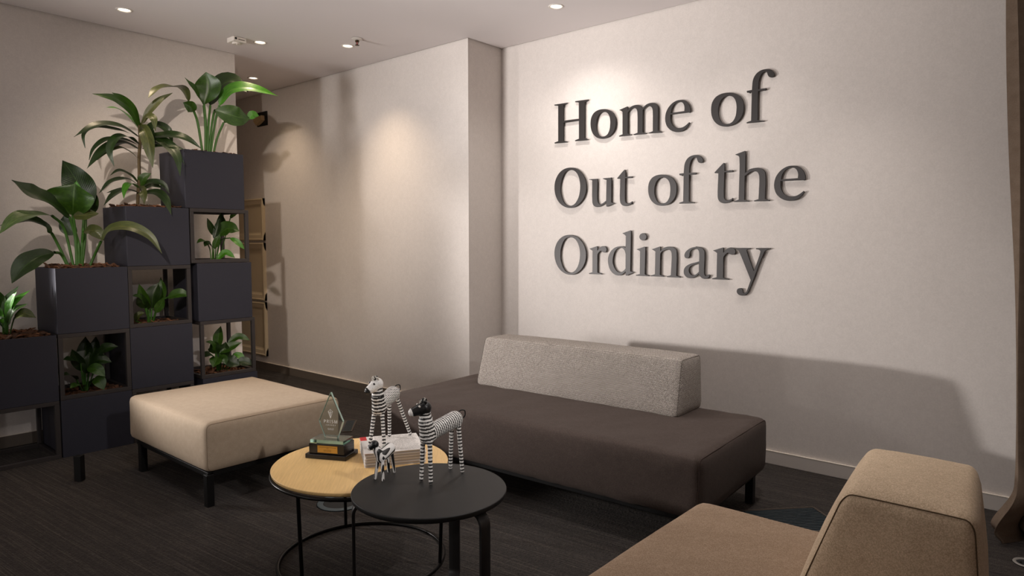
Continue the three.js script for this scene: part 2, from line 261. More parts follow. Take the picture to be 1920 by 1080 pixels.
{ // sensor box on the ceiling
  const t = thing('ceiling_sensor', 'small white sensor box with a round black lens on the ceiling', 'sensor', V(-5.165, CEIL, -2.735), 0);
  part('body', soft(0.105, 0.036, 0.105, 0.005, 0, -0.02, 0, 3), whitePlastic, t);
  part('base', new THREE.CylinderGeometry(0.03, 0.03, 0.014, 28).translate(0, -0.043, 0.005), whitePlastic, t);
  part('lens', new THREE.CylinderGeometry(0.0085, 0.0085, 0.004, 20).rotateZ(Math.PI / 2).translate(0.0535, -0.018, 0.034), std({ color: 0x060606, roughness: 0.2 }), t);
  part('slot', box(0.002, 0.006, 0.05, 0.0528, -0.022, -0.012), std({ color: 0x6b645d, roughness: 0.6 }), t);
  part('knob', new THREE.SphereGeometry(0.005, 12, 8).translate(0.02, -0.053, 0.01), whitePlastic, t);
}
{ // sprinkler
  const t = thing('sprinkler_head', 'brass fire sprinkler head with a white flange hanging from the ceiling', 'sprinkler', V(-4.46, CEIL, -3.351));
  const brass = std({ color: 0x4d3a24, roughness: 0.4, metalness: 0.7 });
  part('flange', lathe([[0, 0], [0.043, 0], [0.042, -0.006], [0.02, -0.011], [0.014, -0.014], [0, -0.014]]), whitePlastic, t);
  part('body', lathe([[0, -0.012], [0.012, -0.012], [0.016, -0.02], [0.014, -0.028], [0, -0.028]]), brass, t);
  for (const s of [-1, 1]) part('yoke_arm', tube([V(s * 0.011, -0.026, 0), V(s * 0.0125, -0.036, 0), V(s * 0.004, -0.05, 0)], 0.0025, 12, 8), brass, t);
  part('bulb', rod(V(0, -0.027, 0), V(0, -0.05, 0), 0.003), std({ color: 0xb3122a, roughness: 0.2 }), t);
  part('deflector', new THREE.CylinderGeometry(0.0165, 0.0165, 0.003, 24).translate(0, -0.0515, 0), brass, t);
}
// ---------------------------------------------------------------- wall lettering
{
  // each outline: points in a six-fold enlarged view with its corner at (ox, oy); * marks a sharp corner, plain points are smooth
  const GLYPHS = {
    H: [1020, 110, '114,517* 258,495* 261,504* 240,514 219,521* 219,697* 390,675* 390,494* 370,490 349,489* 350,477* 498,458* 500,468* 480,478 458,487* 456,890* 480,902 498,907* 496,916* 348,928* 347,918* 370,908 391,900* 391,697* 219,722* 219,922* 240,930 262,932* 260,942* 118,954* 115,944* 140,934 158,927* 158,531* 140,528 116,527*'],
    o: [1020, 110, '522,740 530,665 560,610 610,577 670,567 725,574 775,605 803,660 808,715 797,785 765,845 720,883 665,900 605,893 560,860 533,810', '586,745 592,690 610,640 640,608 678,598 710,610 733,645 743,700 742,745 735,800 715,845 690,868 655,876 625,865 602,830 590,790'],
    m: [1020, 110, '843,578* 936,536* 943,542* 943,573* 970,545 1005,526 1050,518 1085,527 1108,556* 1140,522 1180,501 1218,495 1255,503 1280,532 1284,570 1282,808* 1300,817 1325,821* 1323,831* 1178,841* 1176,832* 1200,824 1222,815* 1222,605 1218,565 1205,543 1180,533 1150,542 1112,580* 1110,825* 1130,833 1152,836* 1150,846* 1008,859* 1006,850* 1030,840 1050,832* 1050,618 1045,580 1032,561 1008,555 975,568 943,606* 942,843* 962,850 984,852* 982,862* 843,876* 842,867* 862,858 882,850* 882,600* 868,587*'],
    e: [1260, 270, '1503,404* 1502,365 1486,315 1455,275 1415,250 1370,243 1310,248 1250,275 1200,320 1165,375 1148,440 1150,500 1172,560 1215,605 1265,630 1325,640 1385,632 1435,605 1470,570 1491,538* 1480,527* 1440,558 1400,580 1355,590 1310,586 1270,567 1240,530 1225,480 1223,418*', '1230,397* 1240,350 1265,308 1300,280 1345,267 1380,272 1405,297 1417,340 1414,384*'],
    f: [1260, 110, '840,362* 897,351* 902,290 908,245 925,200 955,160 1000,130 1055,116 1100,120 1135,140 1152,170 1145,198 1120,210 1090,203 1075,180 1066,155 1050,147 1020,160 995,195 980,240 973,300 972,341* 1060,331* 1062,343* 1055,356* 969,367* 965,690* 985,695 1036,697* 1034,708* 838,727* 836,717* 865,705 888,697* 896,376* 845,382* 839,374*'],
    O: [1020, 270, '116,495 122,430 145,365 185,310 240,275 305,265 365,278 415,315 455,375 475,450 472,530 450,600 410,660 355,705 295,720 240,710 190,680 150,630 125,565', '186,500 190,440 207,375 237,320 270,298 305,292 340,302 372,335 395,390 405,455 403,520 390,590 365,645 335,680 290,696 250,685 220,650 200,600 189,550'],
    u: [1020, 270, '506,396* 603,391* 600,610 605,645 615,668 635,677 660,665 697,636* 702,405* 685,401 660,391* 661,386* 759,378* 757,655* 794,669* 710,705* 700,703* 697,655* 665,685 630,703 595,709 565,700 547,675 541,630 541,410* 525,404 507,402*'],
    t: [1020, 270, '820,386* 900,292 906,288* 916,292* 916,368* 992,363* 994,373* 988,383* 914,387* 912,620 916,650 930,665 950,667 975,655 989,644* 996,653* 975,680 940,695 905,698 875,685 858,660 852,625 857,392* 826,392*'],
    h: [1260, 270, '706,119* 820,76* 829,81* 824,323* 860,290 910,272 965,268 1015,280 1045,310 1054,352 1048,615* 1070,625 1099,632* 1098,642* 921,645* 920,636* 945,628 972,620* 980,370 972,335 955,313 920,306 880,318 848,340 820,361* 815,625* 840,635 869,640* 867,649* 697,652* 696,642* 725,634 748,625* 757,160 750,138 728,127'],
    r: [1020, 410, '509,338* 595,309* 602,312* 600,359* 620,330 645,313 670,309 695,320 706,345 700,370 680,381 655,373 638,363 615,383 602,406* 602,605* 622,612 651,618* 650,628* 505,622* 504,613* 525,608 543,602* 545,364* 530,351*'],
    d: [1020, 410, '880,164* 970,132* 980,137* 972,590* 1011,606* 925,641* 918,639* 917,596* 890,622 860,637 820,638 775,615 740,570 720,500 722,430 748,370 790,330 840,312 885,312 917,322* 920,196* 905,180*', '917,400* 905,358 885,335 855,327 825,340 795,375 778,430 775,490 790,545 815,585 845,603 875,598 900,580 916,560*'],
    i: [1020, 410, '1038,345* 1130,315* 1142,319* 1135,625* 1155,633 1179,638* 1178,648* 1033,642* 1032,633* 1055,628 1076,622* 1080,369* 1064,357*', '1071,204 1083,175 1113,163 1143,175 1155,204 1143,233 1113,245 1083,233'],
    n: [1020, 410, '1209,345* 1303,313* 1311,318* 1310,361* 1335,335 1375,318 1415,315 1460,325 1488,350 1495,392 1490,640* 1510,648 1534,655* 1532,664* 1382,658* 1381,648* 1405,643 1425,637* 1435,410 1430,375 1415,355 1390,350 1355,358 1325,375 1310,396* 1305,630* 1325,638 1351,645* 1349,654* 1202,648* 1201,638* 1225,632 1246,625* 1252,371* 1235,358*'],
    a: [1220, 410, '378,415 385,385 410,355 450,330 500,318 550,320 585,335 605,365 609,402 603,610 610,636 622,643 640,634 655,628* 668,636* 655,660 635,675 605,678 575,668 552,645 540,625* 515,648 480,665 445,670 405,660 378,630 370,595 380,555 410,525 455,505 500,493 543,480* 545,400 540,365 525,345 500,340 470,347 450,365 440,390 438,420 420,445 395,445 382,432', '541,503* 500,515 460,530 435,555 430,585 440,615 460,633 485,637 515,622 541,596*'],
    y: [1220, 410, '948,330* 1125,330* 1125,342* 1095,347 1083,353 1085,375 1160,588* 1230,385 1230,362 1215,350 1183,343* 1182,331* 1348,330* 1348,342* 1320,350 1295,360 1278,380 1105,815 1085,845 1060,862 1020,866 985,852 967,825 972,795 995,783 1020,783 1035,800 1040,830 1055,838 1075,825 1085,800 1124,690* 1000,385 990,365 975,350 950,342*'],
  };
  const FACE = -4.283, THICK = 0.012;
  const toWall = (ox, oy, x, y) => { const p = sight(ox + x / 6, oy + y / 6, 2, FACE); return new THREE.Vector2(p.x, p.y); };
  function contour(ox, oy, text) {
    const pts = text.split(' ').map((s) => { const [x, y] = s.replace('*', '').split(',').map(Number), p = toWall(ox, oy, x, y); p.sharp = s.endsWith('*'); return p; });
    const first = pts.findIndex((p) => p.sharp), outPts = [];
    const curve = (list, closed, n) => new THREE.CatmullRomCurve3(list.map((p) => V(p.x, p.y, 0)), closed, 'centripetal').getPoints(n).map((p) => new THREE.Vector2(p.x, p.y));
    if (first < 0) return curve(pts, true, pts.length * 4).slice(0, -1);
    const ring = [...pts.slice(first), ...pts.slice(0, first + 1)];
    for (let i = 0; i < ring.length - 1;) { let j = i + 1; while (!ring[j].sharp) j++; if (j === i + 1) outPts.push(ring[i]); else outPts.push(...curve(ring.slice(i, j + 1), false, (j - i) * 4).slice(0, -1)); i = j; }
    return outPts;
  }
  const made = {};
  const area = (c) => THREE.ShapeUtils.area(c);
  function glyph(ch) {
    if (made[ch]) return made[ch];
    const [ox, oy, ...lines] = GLYPHS[ch], cs = lines.map((l) => contour(ox, oy, l));
    const minX = Math.min(...cs[0].map((p) => p.x)), anchor = new THREE.Vector2(minX, 0);
    const shapes = [];
    const mk = (c) => c.map((p) => p.clone().sub(anchor));
    if (ch === 'i') cs.forEach((c) => { const q = mk(c); shapes.push(new THREE.Shape(area(q) < 0 ? q.reverse() : q)); });
    else { const q = mk(cs[0]), s = new THREE.Shape(area(q) < 0 ? q.reverse() : q); cs.slice(1).forEach((c) => { const k = mk(c); s.holes.push(new THREE.Path(area(k) > 0 ? k.reverse() : k)); }); shapes.push(s); }
    const baseY = 0;
    const g = new THREE.ExtrudeGeometry(shapes, { depth: THICK - 0.004, bevelEnabled: true, bevelSize: 0.0018, bevelThickness: 0.002, bevelOffset: -0.0018, bevelSegments: 2, curveSegments: 2 }).translate(0, 0, -THICK + 0.002);
    return made[ch] = { geo: toCreasedNormals(metreUV(g), 0.35), x: minX, pins: cs[0] };
  }
  // letter, landmark of the traced original, landmark of this copy (both in photograph pixels), description
  const pin = new THREE.CylinderGeometry(0.004, 0.004, 0.012, 10).rotateX(Math.PI / 2);
  const E6 = (ox, oy, x, y) => [ox + x / 6, oy + y / 6];
  const eAt = E6(1260, 270, 1148, 440), oAt = E6(1020, 110, 522, 740), fAt = E6(1260, 110, 836, 718), OAt = E6(1020, 270, 116, 495), tAt = E6(1020, 270, 820, 386), rAt = E6(1020, 410, 504, 613);
  const LETTERS = [
    ['H', 0, 0, 'H that begins the top line of wall lettering'], ['o', 0, 0, 'o second in the top word Home'], ['m', 0, 0, 'm in the middle of the top word Home'], ['e', eAt, [1247, 219], 'e ending the top word Home'],
    ['o', oAt, E6(1260, 110, 438, 582), 'o of the short word ending the top line'], ['f', 0, 0, 'f ending the top line, topmost at the right'],
    ['O', 0, 0, 'capital O that begins the middle line'], ['u', 0, 0, 'u in the middle-line word Out'], ['t', 0, 0, 't ending the middle-line word Out'],
    ['o', oAt, E6(1020, 270, 1170, 515), 'o of the short word in the middle line'], ['f', fAt, E6(1260, 270, 79, 662), 'f of the short word in the middle line'],
    ['t', tAt, E6(1260, 270, 475, 321), 't beginning the last word of the middle line'], ['h', 0, 0, 'tall h in the last word of the middle line'], ['e', 0, 0, 'e ending the middle line, farthest right of all letters'],
    ['O', OAt, E6(1020, 410, 116, 396), 'capital O that begins the bottom line'], ['r', 0, 0, 'r beside the capital O of the bottom line'], ['d', 0, 0, 'tall d in the bottom line'], ['i', 0, 0, 'dotted i in the bottom line'], ['n', 0, 0, 'n in the bottom line'], ['a', 0, 0, 'a in the bottom line'],
    ['r', rAt, E6(1220, 410, 689, 671), 'r next to last in the bottom line'], ['y', 0, 0, 'y with a ball tail ending the bottom line'],
  ];
  for (const [ch, from, to, what] of LETTERS) {
    const g = glyph(ch), at = V(g.x, 0, FACE);
    if (from) { const a = toWall(from[0], from[1], 0, 0), b = toWall(to[0], to[1], 0, 0); at.x += b.x - a.x; at.y += b.y - a.y; }
    const l = thing('sign_letter', `dark metal letter ${what}`, 'letter', at, 0, 'wall sign letters');
    part('letter_face', g.geo, letterMat, l);
    g.geo.computeBoundingBox(); const c = g.pins, idx = [0, Math.floor(c.length / 2)];
    idx.forEach((i) => { // fixing pins set just inside the outline, from the letter to the wall
      const p = c[i], q = c[(i + 1) % c.length], n = new THREE.Vector2(q.y - p.y, p.x - q.x).normalize(), s = Math.sign(area(c)) || 1;
      const m = new THREE.Vector2((p.x + q.x) / 2 - g.x - n.x * s * 0.012, (p.y + q.y) / 2 - n.y * s * 0.012);
      part('fixing_pin', pin.clone().translate(m.x, m.y, -0.0142), blackMetal, l);
    });
  }
}
// ---------------------------------------------------------------- tiered planter wall: closed boxes and open frames
const PX = -5.05, PD = 0.42, PC = PX - PD / 2;
const COLS = [[-0.992, -1.405], [-1.413, -1.842], [-1.845, -2.272], [-2.262, -2.705]], ROWS = [0.0, 0.378, 0.808, 1.235, 1.65, 2.07];
const CHIP_MATS = [0x6b3d22, 0x52301c, 0x7d4a2a, 0x412517].map((c) => std({ color: c, roughness: 0.95 }));
const barkR = rng(77);
function bark(cx, cz, y, w, d, label, count = 260) {
  const t = new THREE.InstancedMesh(new THREE.BoxGeometry(1, 1, 1).toNonIndexed(), std({ color: 0xffffff, roughness: 0.95 }), count), m = new THREE.Matrix4(), q = new THREE.Quaternion(), c = new THREE.Color();
  const p = t.geometry.attributes.position; for (let i = 0; i < p.count; i++) { const k = p.getX(i) > 0 ? 0.72 : 1; p.setZ(i, p.getZ(i) * k); p.setY(i, p.getY(i) * (p.getZ(i) > 0 ? 0.8 : 1.1)); }
  for (let i = 0; i < count; i++) {
    const s = 0.026 + barkR() * 0.046, x = cx + (barkR() - 0.5) * (w - 0.05), z = cz + (barkR() - 0.5) * (d - 0.05);
    q.setFromEuler(new THREE.Euler((barkR() - 0.5) * 0.9, barkR() * 6.28, (barkR() - 0.5) * 0.9));
    m.compose(V(x, y + 0.002 + barkR() * 0.028, z), q, V(s, 0.005 + barkR() * 0.004, s * (0.4 + barkR() * 0.4))); t.setMatrixAt(i, m);
    const v = barkR(); c.setRGB(lerp(0.05, 0.2, v), lerp(0.024, 0.082, v), lerp(0.014, 0.036, v)); t.setColorAt(i, c);
  }
  t.name = numbered('bark_mulch'); t.userData.kind = 'stuff'; scene.add(t); shade(t); return tag(t, label, 'bark mulch', 'bark chips in the planters');
}
function planterBox(z0, z1, y0, y1, label, x0 = PX) {
  const t = thing('planter_box', label, 'planter', V(x0 - PD / 2, y0, (z0 + z1) / 2), 0, 'stacked navy planter boxes'), h = y1 - y0, w = Math.abs(z1 - z0), k = 0.006, d = PD;
  part('front_panel', soft(k, h, w, 0.002, d / 2 - k / 2, h / 2, 0, 2), navy, t);
  part('rear_panel', soft(k, h, w, 0.002, -d / 2 + k / 2, h / 2, 0, 2), navy, t);
  for (const s of [-1, 1]) part('side_panel', soft(d - 2 * k, h, k, 0.002, 0, h / 2, s * (w / 2 - k / 2), 2), navy, t);
  part('soil_tray', box(d - 2 * k, 0.04, w - 2 * k, 0, h - 0.042, 0), soilMat, t);
  part('bottom_panel', box(d - 2 * k, k, w - 2 * k, 0, k / 2, 0), navy, t);
  return t;
}
function openFrame(z0, z1, y0, y1, label, b = 0.026) {
  const t = thing('open_planter_frame', label, 'planter frame', V(PC, y0, (z0 + z1) / 2), 0, 'open grey frames between the planter boxes'), h = y1 - y0, w = Math.abs(z1 - z0), d = PD;
  for (const sx of [1, -1]) for (const sz of [1, -1]) part('post', soft(b, h - 2 * b, b, 0.002, sx * (d / 2 - b / 2), h / 2, sz * (w / 2 - b / 2), 2), frameGrey, t);
  for (const y of [b / 2, h - b / 2]) { for (const sx of [1, -1]) part('rail', soft(b, b, w, 0.002, sx * (d / 2 - b / 2), y, 0, 2), frameGrey, t); for (const sz of [1, -1]) part('rail', soft(d - 2 * b, b, b, 0.002, 0, y, sz * (w / 2 - b / 2), 2), frameGrey, t); }
  return t;
}
const g1 = 0.0015;
planterBox(...COLS[0], ROWS[1] + g1, ROWS[2] - g1, 'leftmost dark navy planter box, cut by the left edge of the picture');
openFrame(...COLS[0], ROWS[0], ROWS[1], 'open grey frame on the carpet under the leftmost planter box');
planterBox(...COLS[1], ROWS[2] + g1, ROWS[3] - g1, 'dark navy planter box holding the big broad-leaved plant at the left');
openFrame(...COLS[1], ROWS[1], ROWS[2], 'open grey frame under the box of the big broad-leaved plant');
planterBox(...COLS[1], ROWS[0], ROWS[1] - g1, 'dark navy planter box standing on the carpet in the second column');
planterBox(...COLS[2], ROWS[3] + g1, ROWS[4] - g1, 'dark navy planter box holding the tall dracaena');
openFrame(...COLS[2], ROWS[2], ROWS[3], 'open grey frame under the dracaena box');
planterBox(...COLS[2], ROWS[1] + g1, ROWS[2] - g1, 'dark navy planter box low in the third column, behind the cream ottoman');
openFrame(...COLS[2], ROWS[0], ROWS[1], 'open grey frame on the carpet behind the cream ottoman');
planterBox(-2.25, -2.703, ROWS[4] + g1, 2.075, 'topmost dark navy planter box, at the end of the left wall');
openFrame(-2.281, -2.733, ROWS[3] + 0.012, ROWS[4], 'topmost open grey frame, under the highest planter box');
planterBox(-2.322, -2.746, 0.812, ROWS[3] + 0.01, 'dark navy planter box between the two open frames of the last column');
openFrame(-2.332, -2.765, ROWS[1], 0.81, 'lowest open grey frame of the last column, just above the ottoman');
planterBox(-2.34, -2.775, ROWS[0], ROWS[1] - g1, 'lowest dark navy box of the last column, mostly hidden by the ottoman');
const mid = ([a, b]) => (a + b) / 2;
bark(PC, mid(COLS[0]), ROWS[2] - 0.02, 0.4, 0.41, 'brown bark chips in the leftmost planter box');
bark(PC, mid(COLS[1]), ROWS[3] - 0.02, 0.4, 0.42, 'brown bark chips around the big broad-leaved plant');
bark(PC, mid(COLS[1]), ROWS[1] - 0.02, 0.4, 0.42, 'brown bark chips in the dark lower frame at the left');
bark(PC, mid(COLS[2]), ROWS[4] - 0.02, 0.4, 0.42, 'brown bark chips around the dracaena stem');
bark(PC, mid(COLS[2]), ROWS[2] - 0.02, 0.4, 0.42, 'brown bark chips in the frame of the third column');
bark(PC, -2.478, 2.055, 0.4, 0.44, 'brown bark chips in the topmost planter box', 150);
bark(PC, -2.534, ROWS[3] - 0.01, 0.4, 0.42, 'brown bark chips in the upper frame of the last column');
bark(PC, -2.557, ROWS[1] - 0.02, 0.4, 0.42, 'brown bark chips in the lower frame of the last column');
{ // stray leg in front of the planters
  const t = solo('furniture_leg', 'short square black leg standing alone on the carpet before the planters', 'leg', [soft(0.042, 0.15, 0.042, 0.003, 0, 0.078, 0, 2), new THREE.CylinderGeometry(0.014, 0.016, 0.006, 20).translate(0, 0.003, 0)], blackMetal, V(-4.489, 0, -1.335), YAW);
}
// ---------------------------------------------------------------- plants: every leaf a curved blade on its own stalk
function leafTexture(seed, dark, light, vein, ribs = 0.12) {
  const n = 256, a = tileNoise(seed, n, 20), b = tileNoise(seed + 1, n, 90);
  return texture(n, (x, y) => { const v = Math.abs(y / n - 0.5) * 2, s = Math.sin((x / n * 26 - v * 5.5) * Math.PI * 2) * 0.5 + 0.5, k = clamp(0.36 + ribs * s + (a(x, y) - 0.5) * 0.7 + (b(x, y) - 0.5) * 0.25), rib = v < 0.035 ? 1 : 0; return [0, 1, 2].map((i) => lerp(lerp(dark[i], light[i], k), vein[i], rib * 0.7)); });
}
const leafBump = texture(256, (x, y, n) => { const v = Math.abs(y / n - 0.5) * 2; return 128 + 70 * Math.sin((x / n * 26 - v * 5.5) * Math.PI * 2) - (v < 0.04 ? 90 : 0); }, { srgb: false });
const leafMat = (seed, d, l, v, rough = 0.36) => phys({ map: leafTexture(seed, d, l, v), bumpMap: leafBump, bumpScale: 0.0005, roughness: rough, side: THREE.DoubleSide, transmission: 0.18, thickness: 0, clearcoat: 0.1, clearcoatRoughness: 0.35 });
const LEAF = {
  dark: leafMat(201, [23, 42, 12], [45, 68, 21], [70, 96, 50]),
  mid: leafMat(211, [40, 70, 16], [66, 100, 27], [92, 124, 62]),
  bright: leafMat(221, [58, 120, 22], [86, 152, 34], [122, 170, 70]),
  olive: leafMat(231, [56, 66, 28], [92, 96, 44], [120, 120, 70]),
  pale: leafMat(241, [56, 84, 36], [106, 128, 66], [130, 150, 96]),
};
const stalkMat = std({ color: 0x3f6a26, roughness: 0.5 }), caneMat = std({ color: 0x5a4a30, roughness: 0.8 });
// spine: world points from base to tip; facing: the way the upper side looks
function blade(spine, width, facing, { fold = 0.25, wave = 0.02, full = 0.45, seed = 1, point = 1 } = {}) {
  const c = new THREE.CatmullRomCurve3(spine, false, 'centripetal'), nu = 22, nv = 8, pos = [], uv = [], idx = [];
  for (let i = 0; i <= nu; i++) {
    const u = i / nu, p = c.getPointAt(u), t = c.getTangentAt(u), s = facing.clone().cross(t).normalize(), n = t.clone().cross(s).normalize();
    const k = Math.log(0.5) / Math.log(full), w = width * 0.5 * Math.pow(Math.sin(Math.PI * Math.pow(clamp(u, 0.0001, 1), k)), 0.62 + 0.45 * point * u) + 0.0012;
    for (let j = 0; j <= nv; j++) {
      const v = j / nv * 2 - 1, ripple = Math.sin(u * 17 + seed * 3 + (v > 0 ? 1.3 : 0)) * wave * v * v;
      const q = p.clone().addScaledVector(s, v * w).addScaledVector(n, Math.abs(v) * w * fold + ripple * width * 1.2);
      pos.push(q.x, q.y, q.z); uv.push(u, j / nv);
    }
  }
  for (let i = 0; i < nu; i++) for (let j = 0; j < nv; j++) { const a = i * (nv + 1) + j, b = a + nv + 1; idx.push(a, b, a + 1, b, b + 1, a + 1); }
  const g = new THREE.BufferGeometry(); g.setAttribute('position', new THREE.Float32BufferAttribute(pos, 3)); g.setAttribute('uv', new THREE.Float32BufferAttribute(uv, 2)); g.setIndex(idx); g.computeVertexNormals(); return g;
}
const TOVIEW = V(0.78, 0.05, 0.62), UPWARD = V(0.2, 1, 0.15).normalize(), FACES = { c: TOVIEW.clone().normalize(), u: UPWARD, m: TOVIEW.clone().normalize().add(UPWARD).normalize(), l: V(0.6, 0.4, 0.8).normalize(), r: V(0.75, 0.4, -0.4).normalize() };
// view: [ox, oy, scale] of an enlarged view; a leaf: 'material face width | stalk points | blade points', each point x,y,reach (reach: distance out of the box centre plane towards the room)
function plant(name, label, [ox, oy, sc], baseAt, leaves, extra) {
  const t = thing(name, label, 'plant', baseAt, 0, name === 'young_leafy_plant' ? 'young plants in the tiered planters' : name === 'broad_leaf_plant' ? 'large broad-leaved plants' : undefined), at = (s) => { const [x, y, r = 0] = s.split(',').map(Number); return sight(ox + x / sc, oy + y / sc, 0, PC + r).sub(baseAt); };
  leaves.forEach((text, i) => {
    const [head, stalk, body] = text.split('|').map((s) => s.trim()), [mat, face, width, fold, full] = head.split(' ');
    const sp = body.split(' ').map(at), leaf = part('leaf', blade(sp, Number(width), FACES[face], { fold: Number(fold ?? 0.25), full: Number(full ?? 0.45), seed: i + 1 }), LEAF[mat], t);
    if (stalk) part('stalk', tube([...(stalk.split(' ').map(at)), sp[0]], extra?.stalk ?? 0.006, 16, 8), stalkMat, t);
  });
  if (extra?.cane) part('stem', tube(extra.cane.split(' ').map(at), 0.011, 30, 10), caneMat, t);
  return t;
}
const Z1 = [0, 100, 2.4554], Z2 = [0, 480, 2.4554], Z7 = [0, 560, 3];
plant('broad_leaf_plant', 'tall plant with long broad leaves in the topmost planter box', Z1, V(PC, 2.045, -2.46), [
  'mid c 0.085 0.5 | 940,500 905,300 | 893,268,0.02 880,250,0.03 842,226,0.05',
  'olive u 0.13 0.25 0.5 | 938,500 905,300 872,228 | 868,222,0.02 845,168,0.05 795,155,0.1 730,165,0.14 680,205,0.16',
  'mid r 0.085 0.4 | 945,500 945,330 | 938,240,0.0 900,180,0.03 850,112,0.05',
  'mid c 0.19 0.35 0.58 | 950,500 948,330 | 940,235,0.02 962,160,0.05 948,86,0.06',
  'dark m 0.17 0.3 0.5 | 955,500 960,330 | 968,240,-0.02 1000,170,-0.02 1060,128,0 1142,180,0.06',
  'bright m 0.12 0.3 0.45 | 965,500 990,320 | 1010,240,0.05 1060,172,0.1 1150,162,0.14 1280,196,0.16',
  'mid c 0.15 0.2 0.5 | 960,500 975,330 985,275 | 990,262,0.05 1040,276,0.09 1100,295,0.12 1152,302,0.12',
  'bright c 0.065 0.2 0.4 | | 1146,300,0.12 1165,283,0.13 1192,288,0.14',
  'mid c 0.04 0.2 | 975,500 1000,390 | 1030,318,0.04 1060,300,0.06 1090,290,0.08',
], { stalk: 0.009 });
plant('dracaena', 'slender dracaena with drooping strap leaves on a thin cane', Z1, V(PC, 1.62, -2.03), [
  'mid c 0.055 | | 645,335 605,262,0.05 540,212,0.1 425,186,0.16', 'mid c 0.05 | | 640,330 610,252,0.03 560,202,0.06 515,181,0.08', 'mid c 0.045 | | 640,340 622,285,0.03 604,232,0.06', 'bright m 0.06 | | 635,345 590,292,0.07 545,257,0.13 490,248,0.18',
  'olive c 0.05 | | 655,325 690,262,0.02 740,212,0.05 795,182,0.08', 'olive m 0.055 | | 650,330 680,290,0.07 706,300,0.12 716,358,0.14',
  'dark m 0.08 | | 640,385 560,340,0.06 470,327,0.12 400,350,0.16 340,386,0.18', 'dark m 0.045 | | 600,370,0.02 545,352,0.06 430,340,0.1 385,375,0.14 392,437,0.15',
  'dark m 0.07 | | 640,420 585,384,0.1 535,390,0.16 505,450,0.2 526,522,0.22', 'dark m 0.045 | | 635,420 560,395,0.04 480,400,0.08 430,440,0.1 410,492,0.12',
  'dark m 0.08 | | 638,440 570,412,0.05 500,430,0.1 440,482,0.13 400,532,0.15', 'olive m 0.045 | | 640,490 600,455,0.05 550,434,0.1 500,450,0.12 446,492,0.14',
  'olive c 0.085 0.3 | | 650,370 662,348,0.08 682,400,0.14 704,528,0.18', 'dark c 0.06 | | 655,365 682,345,0.05 694,385,0.08 690,470,0.1',
  'dark m 0.07 | | 650,375 720,330,0.02 770,352,0.04 796,416,0.05', 'dark m 0.07 | | 650,390 720,380,0.08 790,376,0.18 860,392,0.27 930,442,0.33',
  'dark m 0.075 | | 650,400 712,390,0.08 772,420,0.18 815,475,0.28 830,566,0.34', 'dark m 0.06 | | 650,420 720,410,0.08 790,426,0.2 850,512,0.29', 'dark m 0.05 | | 655,440 700,430,0.07 770,422,0.18 850,442,0.28',
  'dark m 0.045 | | 640,600 600,562,0.04 545,540,0.08 508,562,0.1', 'dark m 0.045 | | 640,610 590,580,0.06 510,590,0.12 455,645,0.15', 'bright m 0.055 | | 640,622 596,600,0.09 574,630,0.14 570,670,0.16', 'dark m 0.04 | | 640,640 570,627,0.06 490,642,0.1',
  'dark m 0.055 | | 640,642 570,630,0.08 512,660,0.14 478,702,0.18', 'mid c 0.06 | | 645,612 662,572,0.03 696,552,0.05', 'dark m 0.05 | | 645,620 690,592,0.05 750,602,0.1 781,644,0.12', 'dark m 0.045 | | 645,632 700,606,0.03 752,622,0.06',
  'olive c 0.065 | | 650,642 655,632,0.1 662,650,0.14 664,695,0.16', 'dark m 0.06 | | 650,646 720,640,0.1 762,672,0.18 788,742,0.26',
], { cane: '632,740 636,640 641,560 640,480 645,400 641,320' });
plant('broad_leaf_plant', 'big plant with wide ribbed leaves fanning left in the second planter box', Z1, V(PC, 1.205, -1.6), [
  'dark c 0.2 0.15 0.5 | 372,1010 380,850 | 388,735,-0.08 385,650,-0.12 340,565,-0.13 288,492,-0.13',
  'dark c 0.13 0.2 | 375,1010 390,860 | 395,760,-0.1 412,690,-0.12 400,600,-0.12',
  'dark m 0.17 0.3 0.45 | 355,1010 345,840 | 320,752,0.04 240,692,0.1 140,642,0.16 52,584,0.2',
  'mid c 0.29 0.4 0.62 | 360,1010 350,850 | 336,745,0.04 338,690,0.09 344,600,0.12',
  'bright c 0.1 0.4 0.5 | | 335,745,0.03 352,670,0.04 352,588,0.04',
  'pale m 0.12 0.3 0.5 | 345,1010 292,800 | 240,748,0.12 170,744,0.2 80,765,0.28 -2,828,0.34',
  'dark m 0.085 0.3 | 330,1010 255,858 | 238,828,0.06 200,790,0.1 130,768,0.14 -5,795,0.2',
  'dark c 0.13 0.3 0.55 | 325,1010 285,930 | 250,916,0.14 180,936,0.2 110,985,0.26 54,1058,0.3',
  'olive m 0.085 0.3 | 372,1010 378,880 | 386,822,0.05 430,816,0.1 480,862,0.14',
  'olive m 0.075 0.3 | 400,1010 435,930 | 465,866,0.14 512,806,0.24 600,800,0.34 690,842,0.42 746,922,0.46',
  'olive m 0.1 0.25 | | 338,748,0.1 385,746,0.14 454,738,0.18',
  'dark c 0.1 0.2 | 365,1010 362,880 | 350,832,-0.04 308,792,-0.08 292,748,-0.1',
], { stalk: 0.009 });
